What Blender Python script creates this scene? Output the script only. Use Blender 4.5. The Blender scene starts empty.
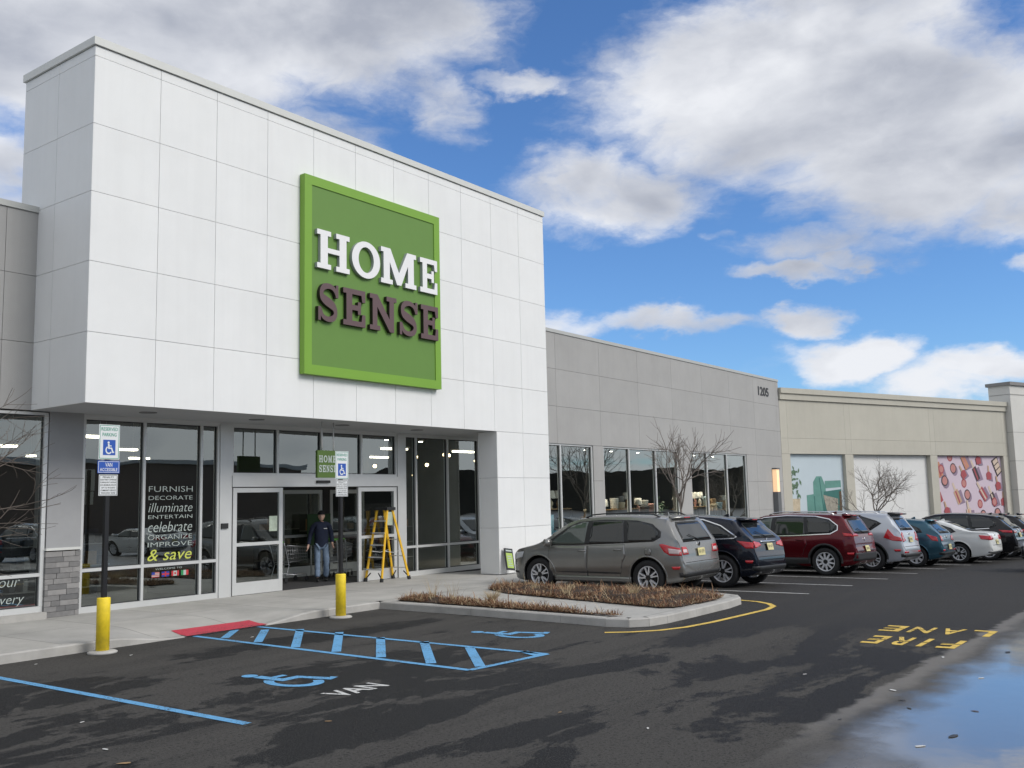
import bpy, bmesh, math, random
from mathutils import Vector, Matrix
from mathutils.bvhtree import BVHTree
from mathutils import noise as mnoise
R = math.radians
random.seed(7)
SC = bpy.context.scene
COL = SC.collection

# ------------------------------------------------------------------ camera
CAM_H = 2.0
F_PX = 963.29
YAW, PITCH, ROLL = 0.63843, 0.12004, -0.02357
fw = Vector((math.cos(YAW)*math.cos(PITCH), math.sin(YAW)*math.cos(PITCH), math.sin(PITCH)))
_r = Vector((math.sin(YAW), -math.cos(YAW), 0)); _u = _r.cross(fw)
cr, sr = math.cos(ROLL), math.sin(ROLL)
rt = cr*_r + sr*_u
up = -sr*_r + cr*_u
cd = bpy.data.cameras.new('camera'); cam = bpy.data.objects.new('camera', cd); COL.objects.link(cam)
cam.matrix_world = Matrix(((rt.x, up.x, -fw.x, 0), (rt.y, up.y, -fw.y, 0), (rt.z, up.z, -fw.z, CAM_H), (0, 0, 0, 1)))
cd.sensor_width = 36; cd.lens = F_PX*36/1024; cd.clip_start = .05; cd.clip_end = 3000
SC.camera = cam

def ray(x, y): return fw + rt*(x-512)/F_PX + up*(384-y)/F_PX
def gz(x, y, z=0.0):
    d = ray(x, y); t = (z-CAM_H)/d.z; return Vector((d.x*t, d.y*t, z))
def gy(x, y, Y):
    d = ray(x, y); t = Y/d.y; return Vector((d.x*t, Y, CAM_H+d.z*t))

# ------------------------------------------------------------------ world and light
SUN_EL, SUN_AZ = R(36), R(-78)        # azimuth measured from +X towards +Y
sun_dir = Vector((math.cos(SUN_EL)*math.cos(SUN_AZ), math.cos(SUN_EL)*math.sin(SUN_AZ), math.sin(SUN_EL)))
W = bpy.data.worlds.new('World'); SC.world = W; W.use_nodes = True
nt = W.node_tree; N = nt.nodes; L = nt.links; N.clear()
def nn(t, **k):
    n = N.new(t)
    for a, b in k.items(): setattr(n, a, b)
    return n
def mth(op, a, b=None, c=None, clamp=False):
    n = N.new('ShaderNodeMath'); n.operation = op; n.use_clamp = clamp
    for i, v in enumerate((a, b, c)):
        if v is None: continue
        if isinstance(v, (int, float)): n.inputs[i].default_value = v
        else: L.new(v, n.inputs[i])
    return n.outputs[0]
def vmt(op, a, b=None):
    n = N.new('ShaderNodeVectorMath'); n.operation = op
    for i, v in enumerate((a, b)):
        if v is None: continue
        if isinstance(v, tuple): n.inputs[i].default_value = v
        else: L.new(v, n.inputs[i])
    return n.outputs['Value'] if op in ('LENGTH', 'DOT_PRODUCT') else n.outputs[0]
def mrange(v, a, b, c, d, smooth=True):
    n = N.new('ShaderNodeMapRange'); n.interpolation_type = 'SMOOTHSTEP' if smooth else 'LINEAR'
    n.clamp = True
    L.new(v, n.inputs[0])
    for i, q in enumerate((a, b, c, d)): n.inputs[1+i].default_value = q
    return n.outputs[0]
def fbm(vec, scale, detail=6, rough=.55, dist=0.0):
    n = N.new('ShaderNodeTexNoise'); n.inputs['Scale'].default_value = scale; n.inputs['Detail'].default_value = detail
    n.inputs['Roughness'].default_value = rough; n.inputs['Distortion'].default_value = dist
    L.new(vec, n.inputs['Vector']); return n.outputs['Fac']
sky = nn('ShaderNodeTexSky', sky_type='NISHITA', sun_disc=False)
sky.sun_elevation = SUN_EL; sky.sun_rotation = math.atan2(sun_dir.x, sun_dir.y)
sky.air_density = 1.0; sky.dust_density = .25; sky.ozone_density = 3.5
tc = nn('ShaderNodeTexCoord')
dirn = vmt('NORMALIZE', tc.outputs['Generated'])
sp = nn('ShaderNodeSeparateXYZ'); L.new(dirn, sp.inputs[0])
az = mth('ARCTAN2', sp.outputs['Y'], sp.outputs['X'])
el = mth('ARCSINE', sp.outputs['Z'])
zz = mth('ADD', mth('MAXIMUM', sp.outputs['Z'], 0.0), .16)
plane = nn('ShaderNodeCombineXYZ'); L.new(mth('DIVIDE', sp.outputs['X'], zz), plane.inputs[0]); L.new(mth('DIVIDE', sp.outputs['Y'], zz), plane.inputs[1]); plane.inputs[2].default_value = 3.7
pv = plane.outputs[0]
ang = nn('ShaderNodeCombineXYZ'); L.new(az, ang.inputs[0]); L.new(el, ang.inputs[1])
angv = ang.outputs[0]
# anisotropic copy of the angle vector: clouds are wider than tall
angs = vmt('MULTIPLY', angv, (1.0, 1.9, 1.0))
wn = nn('ShaderNodeTexNoise'); wn.inputs['Scale'].default_value = 6; wn.inputs['Detail'].default_value = 6; wn.inputs['Roughness'].default_value = .6; L.new(angs, wn.inputs['Vector'])
warp = vmt('MULTIPLY', vmt('SUBTRACT', wn.outputs['Color'], (.5, .5, .5)), (.17, .085, 0))
wv = vmt('ADD', angv, warp)
# (azimuth, elevation, half width, half height, weight)
BLOBS = [(1.05, .44, .30, .13, 1.1), (.83, .47, .22, .09, 1.0), (1.14, .30, .10, .06, .9), (.70, .405, .055, .05, .62), (.63, .425, .07, .013, .60),
         (.90, .36, .16, .05, .8),
         (.33, .40, .25, .12, 1.15), (.50, .315, .17, .055, .95), (.20, .33, .22, .09, 1.1), (.32, .245, .12, .025, .5), (.12, .26, .10, .05, .95),
         (.345, .222, .075, .013, .85), (.30, .231, .05, .011, .7), (.47, .172, .10, .016, .8), (.34, .177, .05, .020, .85),
         (.29, .132, .085, .030, 1.25), (.17, .112, .09, .026, 1.1), (.21, .10, .09, .03, 1.0), (.12, .205, .04, .013, .75), (.62, .17, .12, .02, .6), (.41, .26, .03, .012, .5)]
acc = None
for (u0, v0, a, b, w) in BLOBS:
    q = vmt('LENGTH', vmt('MULTIPLY', vmt('SUBTRACT', wv, (u0, v0, 0)), (1/a, 1/b, 0)))
    m = mrange(q, 0.25, 1.25, w, 0)
    acc = m if acc is None else mth('MAXIMUM', acc, m)
n1 = fbm(angs, 6.0, 9, .56, .25)
n2 = fbm(pv, .55, 8, .58)
# away from the photographed part of the sky the cover is broken cloud
outw = mth('ADD', mrange(az, 1.18, 1.6, 0, 1), mrange(az, .10, -.3, 0, 1), clamp=True)
outw = mth('MAXIMUM', outw, mrange(el, .52, .70, 0, 1))
gen = mth('MULTIPLY', mrange(n2, .36, .54, 0, 1.05), outw)
dens = mth('MAXIMUM', acc, gen)
nf = fbm(vmt('ADD', angs, warp), 21, 7, .62, .3)
edge = mth('ADD', dens, mth('ADD', mth('MULTIPLY', mth('SUBTRACT', n1, .5), 1.45), mth('MULTIPLY', mth('SUBTRACT', nf, .5), .55)))
mask = mrange(edge, .14, .92, 0, .98)
# shading inside the clouds: light from above, grey bellies
nA = fbm(angs, 4.2, 6, .48, .3)
angup = vmt('ADD', angs, (.012, .05, 0))
nB = fbm(angup, 4.2, 6, .48, .3)
lit = mth('ADD', mth('MULTIPLY', mth('SUBTRACT', nA, nB), 2.6), mth('MULTIPLY', mth('SUBTRACT', fbm(angs, 3.2, 4, .5), .5), 1.8))
lit = mth('ADD', mth('ADD', lit, .58), mth('MULTIPLY', mth('SUBTRACT', nf, .5), .45))
lit = mth('ADD', lit, mrange(edge, .35, 1.1, .18, -.12))
lowb = mrange(el, .19, .10, 0, .30)      # the sunlit cumulus low over the roofs
lit = mth('ADD', lit, lowb); lit = mth('ADD', lit, mth('MULTIPLY', outw, .34), clamp=True)
cmix = nn('ShaderNodeMix', data_type='RGBA'); L.new(lit, cmix.inputs['Factor'])
cmix.inputs['A'].default_value = (.36, .385, .45, 1); cmix.inputs['B'].default_value = (.74, .755, .79, 1)
hs = nn('ShaderNodeHueSaturation'); hs.inputs['Saturation'].default_value = 1.02; L.new(sky.outputs[0], hs.inputs['Color'])
bgs = nn('ShaderNodeBackground'); tn = nn('ShaderNodeMix', data_type='RGBA', blend_type='MULTIPLY'); tn.inputs['Factor'].default_value = 1; L.new(hs.outputs[0], tn.inputs['A']); tn.inputs['B'].default_value = (.60, .80, 1.03, 1); L.new(tn.outputs['Result'], bgs.inputs[0]); bgs.inputs[1].default_value = .120
bgc = nn('ShaderNodeBackground'); L.new(cmix.outputs['Result'], bgc.inputs[0]); bgc.inputs[1].default_value = .95
mx = nn('ShaderNodeMixShader'); L.new(mask, mx.inputs[0]); L.new(bgs.outputs[0], mx.inputs[1]); L.new(bgc.outputs[0], mx.inputs[2])
ow = nn('ShaderNodeOutputWorld'); L.new(mx.outputs[0], ow.inputs[0])

sl = bpy.data.lights.new('sun', 'SUN'); sl.energy = 1.7; sl.angle = R(26); sl.color = (1, .955, .90)
so = bpy.data.objects.new('sun', sl); COL.objects.link(so); so.location = sun_dir*60
so.rotation_euler = sun_dir.to_track_quat('Z', 'Y').to_euler()

SC.view_settings.view_transform = 'Standard'; SC.view_settings.look = 'None'
SC.view_settings.exposure = 0.30; SC.view_settings.gamma = 1
SC.view_settings.use_curve_mapping = False
SC.cycles.max_bounces = 8; SC.cycles.transparent_max_bounces = 16; SC.cycles.glossy_bounces = 4

# ------------------------------------------------------------------ materials
def newmat(name):
    m = bpy.data.materials.new(name); m.use_nodes = True; t = m.node_tree; t.nodes.clear()
    b = t.nodes.new('ShaderNodeBsdfPrincipled'); o = t.nodes.new('ShaderNodeOutputMaterial'); t.links.new(b.outputs[0], o.inputs[0])
    return m, t, b
def M(name, c, rough=.5, metal=0, var=.06, vs=3.0, bump=0, bs=60, coat=0, emit=0, vr=0, spec=.5, wear=0, tone=0, streak=0):
    m, t, b = newmat(name)
    b.inputs['Base Color'].default_value = (*c, 1); b.inputs['Roughness'].default_value = rough; b.inputs['Metallic'].default_value = metal
    b.inputs['Coat Weight'].default_value = coat; b.inputs['Coat Roughness'].default_value = .04
    b.inputs['Specular IOR Level'].default_value = spec
    if emit: b.inputs['Emission Color'].default_value = (*c, 1); b.inputs['Emission Strength'].default_value = emit
    tcn = t.nodes.new('ShaderNodeTexCoord')
    if var:
        n = t.nodes.new('ShaderNodeTexNoise'); n.inputs['Scale'].default_value = vs; n.inputs['Detail'].default_value = 6; n.inputs['Roughness'].default_value = .65
        t.links.new(tcn.outputs['Object'], n.inputs['Vector'])
        mx = t.nodes.new('ShaderNodeMix'); mx.data_type = 'RGBA'
        mr = t.nodes.new('ShaderNodeMapRange'); mr.inputs[1].default_value = .3; mr.inputs[2].default_value = .7
        t.links.new(n.outputs['Fac'], mr.inputs[0]); t.links.new(mr.outputs[0], mx.inputs['Factor'])
        mx.inputs['A'].default_value = (*[q*(1-var) for q in c], 1); mx.inputs['B'].default_value = (*[min(1, q*(1+var)) for q in c], 1)
        t.links.new(mx.outputs['Result'], b.inputs['Base Color'])
        if vr:
            m2 = t.nodes.new('ShaderNodeMapRange'); m2.inputs[1].default_value = .3; m2.inputs[2].default_value = .7
            m2.inputs[3].default_value = max(0, rough-vr); m2.inputs[4].default_value = min(1, rough+vr)
            t.links.new(n.outputs['Fac'], m2.inputs[0]); t.links.new(m2.outputs[0], b.inputs['Roughness'])
    def mulc(fac_socket, lo, hi, a=.0, c2=1.0):
        r = t.nodes.new('ShaderNodeMapRange'); r.inputs[1].default_value = a; r.inputs[2].default_value = c2; r.inputs[3].default_value = lo; r.inputs[4].default_value = hi
        t.links.new(fac_socket, r.inputs[0]); v = t.nodes.new('ShaderNodeVectorMath'); v.operation = 'SCALE'
        t.links.new(b.inputs['Base Color'].links[0].from_socket, v.inputs[0]); t.links.new(r.outputs[0], v.inputs['Scale']); t.links.new(v.outputs[0], b.inputs['Base Color'])
    if tone:
        g = t.nodes.new('ShaderNodeNewGeometry'); mulc(g.outputs['Random Per Island'], 1-tone, 1+tone)
    if streak:
        mp = t.nodes.new('ShaderNodeMapping'); mp.inputs['Scale'].default_value = (5, 5, .22); t.links.new(tcn.outputs['Object'], mp.inputs[0])
        n = t.nodes.new('ShaderNodeTexNoise'); n.inputs['Scale'].default_value = 1.6; n.inputs['Detail'].default_value = 6; t.links.new(mp.outputs[0], n.inputs['Vector'])
        mulc(n.outputs['Fac'], 1-streak, 1.0, .36, .56)
    if wear:
        n = t.nodes.new('ShaderNodeTexNoise'); n.inputs['Scale'].default_value = 38; n.inputs['Detail'].default_value = 8; n.inputs['Roughness'].default_value = .75; t.links.new(tcn.outputs['Object'], n.inputs['Vector'])
        n4 = t.nodes.new('ShaderNodeTexNoise'); n4.inputs['Scale'].default_value = 2.2; n4.inputs['Detail'].default_value = 3; t.links.new(tcn.outputs['Object'], n4.inputs['Vector'])
        ad = t.nodes.new('ShaderNodeMath'); ad.operation = 'MULTIPLY_ADD'; ad.inputs[1].default_value = .35; t.links.new(n4.outputs['Fac'], ad.inputs[0]); t.links.new(n.outputs['Fac'], ad.inputs[2])
        r = t.nodes.new('ShaderNodeMapRange'); r.inputs[1].default_value = .80-wear*.2; r.inputs[2].default_value = .86-wear*.2; t.links.new(ad.outputs[0], r.inputs[0])
        mx = t.nodes.new('ShaderNodeMix'); mx.data_type = 'RGBA'; t.links.new(r.outputs[0], mx.inputs['Factor']); t.links.new(b.inputs['Base Color'].links[0].from_socket, mx.inputs['A']); mx.inputs['B'].default_value = (.045, .044, .043, 1)
        t.links.new(mx.outputs['Result'], b.inputs['Base Color'])
    if bump:
        n = t.nodes.new('ShaderNodeTexNoise'); n.inputs['Scale'].default_value = bs; n.inputs['Detail'].default_value = 4
        t.links.new(tcn.outputs['Object'], n.inputs['Vector'])
        bp = t.nodes.new('ShaderNodeBump'); bp.inputs['Strength'].default_value = bump; bp.inputs['Distance'].default_value = .02
        t.links.new(n.outputs['Fac'], bp.inputs['Height']); t.links.new(bp.outputs[0], b.inputs['Normal'])
    return m
def glass_mat(name, tint, lo, hi, wav=.004):
    m = bpy.data.materials.new(name); m.use_nodes = True; t = m.node_tree; t.nodes.clear()
    o = t.nodes.new('ShaderNodeOutputMaterial'); tr = t.nodes.new('ShaderNodeBsdfTransparent'); tr.inputs[0].default_value = (*tint, 1)
    g = t.nodes.new('ShaderNodeBsdfGlossy'); g.inputs['Roughness'].default_value = .0; g.inputs[0].default_value = (.9, .97, .95, 1)
    lw = t.nodes.new('ShaderNodeLayerWeight'); lw.inputs[0].default_value = .5
    p = t.nodes.new('ShaderNodeMath'); p.operation = 'POWER'; p.inputs[1].default_value = 2.6; t.links.new(lw.outputs['Facing'], p.inputs[0])
    r = t.nodes.new('ShaderNodeMath'); r.operation = 'MULTIPLY_ADD'; r.inputs[1].default_value = hi-lo; r.inputs[2].default_value = lo; t.links.new(p.outputs[0], r.inputs[0])
    n = t.nodes.new('ShaderNodeTexNoise'); n.inputs['Scale'].default_value = .8; n.inputs['Detail'].default_value = 1
    tcn = t.nodes.new('ShaderNodeTexCoord'); t.links.new(tcn.outputs['Object'], n.inputs['Vector'])
    bp = t.nodes.new('ShaderNodeBump'); bp.inputs['Strength'].default_value = 1; bp.inputs['Distance'].default_value = wav
    t.links.new(n.outputs['Fac'], bp.inputs['Height']); t.links.new(bp.outputs[0], g.inputs['Normal'])
    mx = t.nodes.new('ShaderNodeMixShader'); t.links.new(r.outputs[0], mx.inputs[0]); t.links.new(tr.outputs[0], mx.inputs[1]); t.links.new(g.outputs[0], mx.inputs[2])
    t.links.new(mx.outputs[0], o.inputs[0]); return m

WHITE = M('white_stucco', (.80, .81, .80), .85, var=.03, vs=.8, bump=.25, bs=120, tone=.014, streak=.016)
WHITE_LINE = M('panel_joint', (.62, .63, .62), .9)
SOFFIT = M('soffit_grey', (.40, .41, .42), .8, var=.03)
CAPM = M('parapet_metal', (.62, .63, .60), .45, var=.03)
CAPG = M('parapet_metal_grey', (.44, .45, .43), .45, var=.03)
GREY = M('grey_stucco', (.375, .372, .362), .9, var=.05, vs=.9, bump=.3, bs=120, tone=.025, streak=.02)
GREY_LINE = M('grey_joint', (.16, .155, .15), .9)
COLGREY = M('column_grey', (.33, .335, .34), .8, var=.04)
BEIGE = M('beige_stucco', (.50, .48, .41), .9, var=.05, vs=.6, bump=.3, bs=100, tone=.02, streak=.02)
BEIGE_LINE = M('beige_joint', (.29, .28, .24), .9)
OFFW = M('offwhite_stucco', (.62, .61, .57), .9, var=.05, vs=.7, bump=.2, bs=100)
ALU = M('aluminium_frame', (.62, .63, .62), .38, metal=.25, var=.03)
ALUD = M('dark_gasket', (.03, .032, .034), .5, var=0)
GLASS = glass_mat('storefront_glass', (.74, .79, .76), .235, 1.0)
DGLASS = glass_mat('door_glass', (.62, .67, .65), .18, .95)
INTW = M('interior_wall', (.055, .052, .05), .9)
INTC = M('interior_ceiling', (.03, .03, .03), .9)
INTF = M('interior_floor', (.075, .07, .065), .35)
MATM = M('entrance_mat', (.05, .05, .052), .95, bump=.5, bs=200)
LAMP = M('lamp_white', (1, .90, .72), .5, var=0, emit=6.5)
SPOT = M('spot_white', (1, .93, .80), .5, var=0, emit=22)
SCONCE = M('sconce_lit', (1, .66, .38), .5, var=0, emit=.46)
CONC = M('concrete', (.42, .41, .385), .9, var=.17, vs=2.2, bump=.4, bs=90)
BLK = M('black_metal', (.012, .012, .013), .4, var=0)
RUB = M('tyre_rubber', (.016, .016, .017), .8, var=.15, vs=20)
PLAST = M('black_plastic', (.018, .019, .020), .55, var=.1, vs=20)
YEL = M('yellow_plastic_sleeve', (.86, .64, .03), .5, var=.16, vs=7, vr=.15)
FIBY = M('yellow_fibreglass', (.78, .46, .02), .4, var=.05)
SIGNG = M('sign_green', (.12, .245, .042), .55, var=.02)
SIGNB = M('sign_bright_green', (.185, .37, .035), .5, var=.02)
LETW = M('letter_white', (.82, .82, .82), .5, var=.02)
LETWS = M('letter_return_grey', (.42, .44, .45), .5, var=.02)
LETB = M('letter_brown', (.115, .068, .072), .5, var=.03)
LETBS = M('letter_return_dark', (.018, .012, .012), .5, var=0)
PW = M('paint_white', (.72, .72, .70), .6, var=.04, vs=8)
PAB = M('road_paint_blue', (.13, .38, .66), .7, var=.12, vs=9, bump=.4, bs=160, wear=0.35)
PAY = M('road_paint_yellow', (.75, .52, .10), .7, var=.16, vs=8, bump=.4, bs=160, wear=.3)
PAWH = M('road_paint_white', (.62, .62, .60), .7, var=.16, vs=10, bump=.4, bs=160, wear=.4)
PAR = M('road_paint_red', (.55, .05, .08), .75, var=.10, vs=7, bump=.4, bs=160, wear=0.3)
SBLUE = M('sign_blue', (.02, .09, .42), .45, var=0)
SGREEN = M('sign_letter_green', (.04, .30, .20), .5, var=0)
SWHITE = M('sign_white', (.74, .76, .76), .4, var=.02)
VINW = M('vinyl_white', (.44, .50, .47), .6, var=0)
VINY = M('vinyl_lime', (.55, .60, .10), .6, var=0)
CHROME = M('chrome', (.75, .76, .77), .12, metal=1, var=0)
RIM = M('alloy_silver', (.72, .73, .75), .35, metal=.35, var=.04)
BRK = M('brake_dark', (.02, .02, .02), .5, metal=.3, var=0)
def carglass(name='car_glass', c=(.012, .016, .017)):
    return M(name, c, .03, var=0, coat=0, spec=.75)
CGLASS = carglass(); CGLASSL = carglass('car_glass_clear', (.075, .095, .085))
TAIL = M('tail_lamp_red', (.50, .012, .02), .15, var=0, coat=.6)
TAILW = M('tail_lamp_clear', (.62, .50, .50), .12, var=0, coat=.6)
HEADL = M('head_lamp', (.55, .57, .60), .1, var=0, coat=.5)
PLATE = M('plate_cream', (.66, .60, .30), .5, var=.12, vs=9)
PLATET = M('plate_letters', (.05, .05, .06), .5, var=0)
BARK = M('bark_grey_brown', (.15, .125, .105), .9, var=.2, vs=12)
BARKL = M('bark_pale', (.19, .165, .145), .9, var=.2, vs=12)
MULCH = M('mulch', (.050, .032, .022), .95, var=.45, vs=14, bump=1, bs=30)
DRY1 = M('dry_stem_tan', (.30, .18, .10), .9, var=.3, vs=15)
DRY2 = M('dry_stem_brown', (.16, .075, .045), .9, var=.3, vs=15)
DRY3 = M('dry_straw', (.50, .40, .25), .9, var=.2, vs=15)
SKIN = M('skin', (.62, .40, .31), .55, var=.05)
NAVYCL = M('navy_fleece', (.012, .018, .042), .9, var=.15, vs=12)
JEANS = M('faded_denim', (.18, .245, .34), .9, var=.22, vs=14)
HATM = M('black_knit', (.010, .010, .012), .95, var=.1)
SHOE = M('black_shoe', (.012, .012, .012), .5, var=0)
def stone_mat():
    m, t, b = newmat('stone_veneer')
    tcn = t.nodes.new('ShaderNodeTexCoord'); mp = t.nodes.new('ShaderNodeMapping'); mp.inputs['Rotation'].default_value = (R(90), 0, 0)
    t.links.new(tcn.outputs['Object'], mp.inputs[0])
    n = t.nodes.new('ShaderNodeTexNoise'); n.inputs['Scale'].default_value = 14; n.inputs['Detail'].default_value = 7
    t.links.new(mp.outputs[0], n.inputs['Vector'])
    at = t.nodes.new('ShaderNodeObjectInfo')
    g = t.nodes.new('ShaderNodeNewGeometry')
    rp = t.nodes.new('ShaderNodeValToRGB'); rp.color_ramp.elements[0].color = (.12, .12, .12, 1); rp.color_ramp.elements[1].color = (.31, .30, .29, 1)
    t.links.new(g.outputs['Random Per Island'], rp.inputs[0])
    mx = t.nodes.new('ShaderNodeMix'); mx.data_type = 'RGBA'; mx.blend_type = 'MULTIPLY'; mx.inputs['Factor'].default_value = .5
    t.links.new(rp.outputs[0], mx.inputs['A']); t.links.new(n.outputs['Fac'], mx.inputs['B'])
    ml = t.nodes.new('ShaderNodeMix'); ml.data_type = 'RGBA'; ml.blend_type = 'ADD'; ml.inputs['Factor'].default_value = .05
    t.links.new(mx.outputs['Result'], ml.inputs['A']); ml.inputs['B'].default_value = (1, 1, 1, 1)
    t.links.new(ml.outputs['Result'], b.inputs['Base Color']); b.inputs['Roughness'].default_value = .85
    bp = t.nodes.new('ShaderNodeBump'); bp.inputs['Strength'].default_value = .6; bp.inputs['Distance'].default_value = .01
    t.links.new(n.outputs['Fac'], bp.inputs['Height']); t.links.new(bp.outputs[0], b.inputs['Normal'])
    return m
STONE = stone_mat()

def paint(name, c, metal=.55, rough=.32, var=.05):
    m = M(name, c, rough, metal=metal, var=var, vs=2, coat=.55, spec=.3)
    return m

# ------------------------------------------------------------------ mesh helpers
class MB:
    def __init__(s): s.bm = bmesh.new(); s.mi = 0; s.V = s.bm.verts
    def face(s, pts):
        vs = [s.bm.verts.new(p) for p in pts]
        f = s.bm.faces.new(vs); f.material_index = s.mi; return f
    def box(s, x0, x1, y0, y1, z0, z1, M4=None):
        P = [(x0, y0, z0), (x1, y0, z0), (x1, y1, z0), (x0, y1, z0), (x0, y0, z1), (x1, y0, z1), (x1, y1, z1), (x0, y1, z1)]
        vs = [s.bm.verts.new(M4 @ Vector(p) if M4 else p) for p in P]
        for f in ((3, 2, 1, 0), (4, 5, 6, 7), (0, 1, 5, 4), (1, 2, 6, 5), (2, 3, 7, 6), (3, 0, 4, 7)):
            ff = s.bm.faces.new([vs[i] for i in f]); ff.material_index = s.mi
        return vs
    def prism(s, pts, fn, a0, a1):
        """pts 2-D outline; fn(u,v,a) -> 3-D point"""
        A = [s.bm.verts.new(fn(u, v, a0)) for u, v in pts]; B = [s.bm.verts.new(fn(u, v, a1)) for u, v in pts]
        n = len(pts)
        for q in (s.bm.faces.new(A[::-1]), s.bm.faces.new(B)): q.material_index = s.mi
        for i in range(n):
            f = s.bm.faces.new((A[i], A[(i+1) % n], B[(i+1) % n], B[i])); f.material_index = s.mi
    def tube(s, pts, rad, n=8, cap=True):
        pts = [Vector(p) for p in pts]
        if isinstance(rad, (int, float)): rad = [rad]*len(pts)
        rings = []; prev = None
        for i, p in enumerate(pts):
            d = (pts[min(i+1, len(pts)-1)]-pts[max(i-1, 0)])
            if d.length < 1e-9: d = Vector((0, 0, 1))
            d.normalize()
            if prev is None:
                a = d.cross(Vector((0, 0, 1)))
                if a.length < .1: a = d.cross(Vector((1, 0, 0)))
            else:
                a = prev - d*prev.dot(d)
                if a.length < 1e-6: a = d.orthogonal()
            a.normalize(); b = d.cross(a); prev = a
            rings.append([s.bm.verts.new(p+(a*math.cos(2*math.pi*k/n)+b*math.sin(2*math.pi*k/n))*rad[i]) for k in range(n)])
        for i in range(len(rings)-1):
            for k in range(n):
                f = s.bm.faces.new((rings[i][k], rings[i][(k+1) % n], rings[i+1][(k+1) % n], rings[i+1][k])); f.material_index = s.mi; f.smooth = True
        if cap:
            f = s.bm.faces.new(rings[0][::-1]); f.material_index = s.mi; f = s.bm.faces.new(rings[-1]); f.material_index = s.mi
    def lathe(s, prof, c=(0, 0, 0), axis='Z', n=24, cap=True):
        """prof: list of (r, h) along axis"""
        c = Vector(c); rings = []
        for r, h in prof:
            ring = []
            for k in range(n):
                a = 2*math.pi*k/n; u, v = r*math.cos(a), r*math.sin(a)
                p = {'Z': (u, v, h), 'X': (h, u, v), 'Y': (v, h, u)}[axis]
                ring.append(s.bm.verts.new(c+Vector(p)))
            rings.append(ring)
        for i in range(len(rings)-1):
            for k in range(n):
                f = s.bm.faces.new((rings[i][k], rings[i][(k+1) % n], rings[i+1][(k+1) % n], rings[i+1][k])); f.material_index = s.mi; f.smooth = True
        if cap:
            for rg in (rings[0][::-1], rings[-1]):
                f = s.bm.faces.new(rg); f.material_index = s.mi
    def build(s, name, mats, parent=None, bevel=0, smooth=False, world=True, recalc=True):
        bm = s.bm
        if bevel:
            bmesh.ops.bevel(bm, geom=[e for e in bm.edges if e.is_manifold and e.calc_face_angle(0) > .6], offset=bevel, segments=2, affect='EDGES', clamp_overlap=True)
        if recalc: bmesh.ops.recalc_face_normals(bm, faces=bm.faces)
        if smooth:
            for f in bm.faces: f.smooth = True
        if parent is not None and world: bmesh.ops.translate(bm, verts=bm.verts, vec=-wloc(parent))
        me = bpy.data.meshes.new(name); bm.to_mesh(me); bm.free()
        if not isinstance(mats, (list, tuple)): mats = [mats]
        for m in mats: me.materials.append(m)
        o = bpy.data.objects.new(name, me); COL.objects.link(o)
        if parent is not None: o.parent = parent
        return o
def wloc(o):
    v = Vector((0, 0, 0))
    while o is not None: v += o.location; o = o.parent
    return v
def tag(o, label=None, cat=None, group=None, kind=None):
    if label: o['label'] = label
    if cat: o['category'] = cat
    if group: o['group'] = group
    if kind: o['kind'] = kind
    return o
def thing(name, label, cat, loc=(0, 0, 0), group=None, rz=0):
    o = bpy.data.objects.new(name, None); COL.objects.link(o); o.location = loc; o.rotation_euler = (0, 0, rz); o.empty_display_size = .1
    return tag(o, label, cat, group)
def kids(o): return [c for c in bpy.data.objects if c.parent == o]
def copy_tree(o, parent=None):
    c = o.copy(); COL.objects.link(c); c.parent = parent
    for ch in kids(o): copy_tree(ch, c)
    return c
def text_verts(s, size=1, shear=0, spacing=1, res=4, offset=0, width=1):
    """flat outline mesh of a word, lower left at 0,0; returns (verts, faces, width)"""
    cu = bpy.data.curves.new('t', 'FONT'); cu.body = s; cu.size = size; cu.shear = shear; cu.space_character = spacing; cu.resolution_u = res; cu.offset = offset
    o = bpy.data.objects.new('t', cu); COL.objects.link(o)
    dg = bpy.context.evaluated_depsgraph_get(); dg.update()
    me = bpy.data.meshes.new_from_object(o.evaluated_get(dg))
    vs = [v.co.copy() for v in me.vertices]; fs = [tuple(p.vertices) for p in me.polygons]
    bpy.data.objects.remove(o); bpy.data.curves.remove(cu); bpy.data.meshes.remove(me)
    x0 = min(v.x for v in vs); y0 = min(v.y for v in vs); x1 = max(v.x for v in vs); y1 = max(v.y for v in vs)
    return [((v.x-x0)/(x1-x0), (v.y-y0)/(y1-y0)) for v in vs], fs, (x1-x0)/(y1-y0)
def put_text(mb, s, fn, **k):
    """fn(u,v) with u,v in 0..1 -> 3-D"""
    vs, fs, asp = text_verts(s, **k)
    V = [mb.bm.verts.new(fn(u, v)) for u, v in vs]
    for f in fs:
        try:
            q = mb.bm.faces.new([V[i] for i in f]); q.material_index = mb.mi
        except ValueError: pass
    return asp
def stroke2d(pts, w):
    """outline polygon of a polyline (open), constant or per point width"""
    pts = [Vector(p) for p in pts]
    if isinstance(w, (int, float)): w = [w]*len(pts)
    Lf, Rt = [], []
    for i, p in enumerate(pts):
        d = pts[min(i+1, len(pts)-1)]-pts[max(i-1, 0)]; d.normalize(); n = Vector((-d.y, d.x))
        if 0 < i < len(pts)-1:
            a = (pts[i]-pts[i-1]).normalized(); c = (pts[i+1]-pts[i]).normalized(); k = max(.5, math.sqrt(max(0, (1+a.dot(c))/2)))
        else: k = 1
        Lf.append(p+n*w[i]/2/k); Rt.append(p-n*w[i]/2/k)
    return [tuple(q) for q in Lf+Rt[::-1]]
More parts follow.
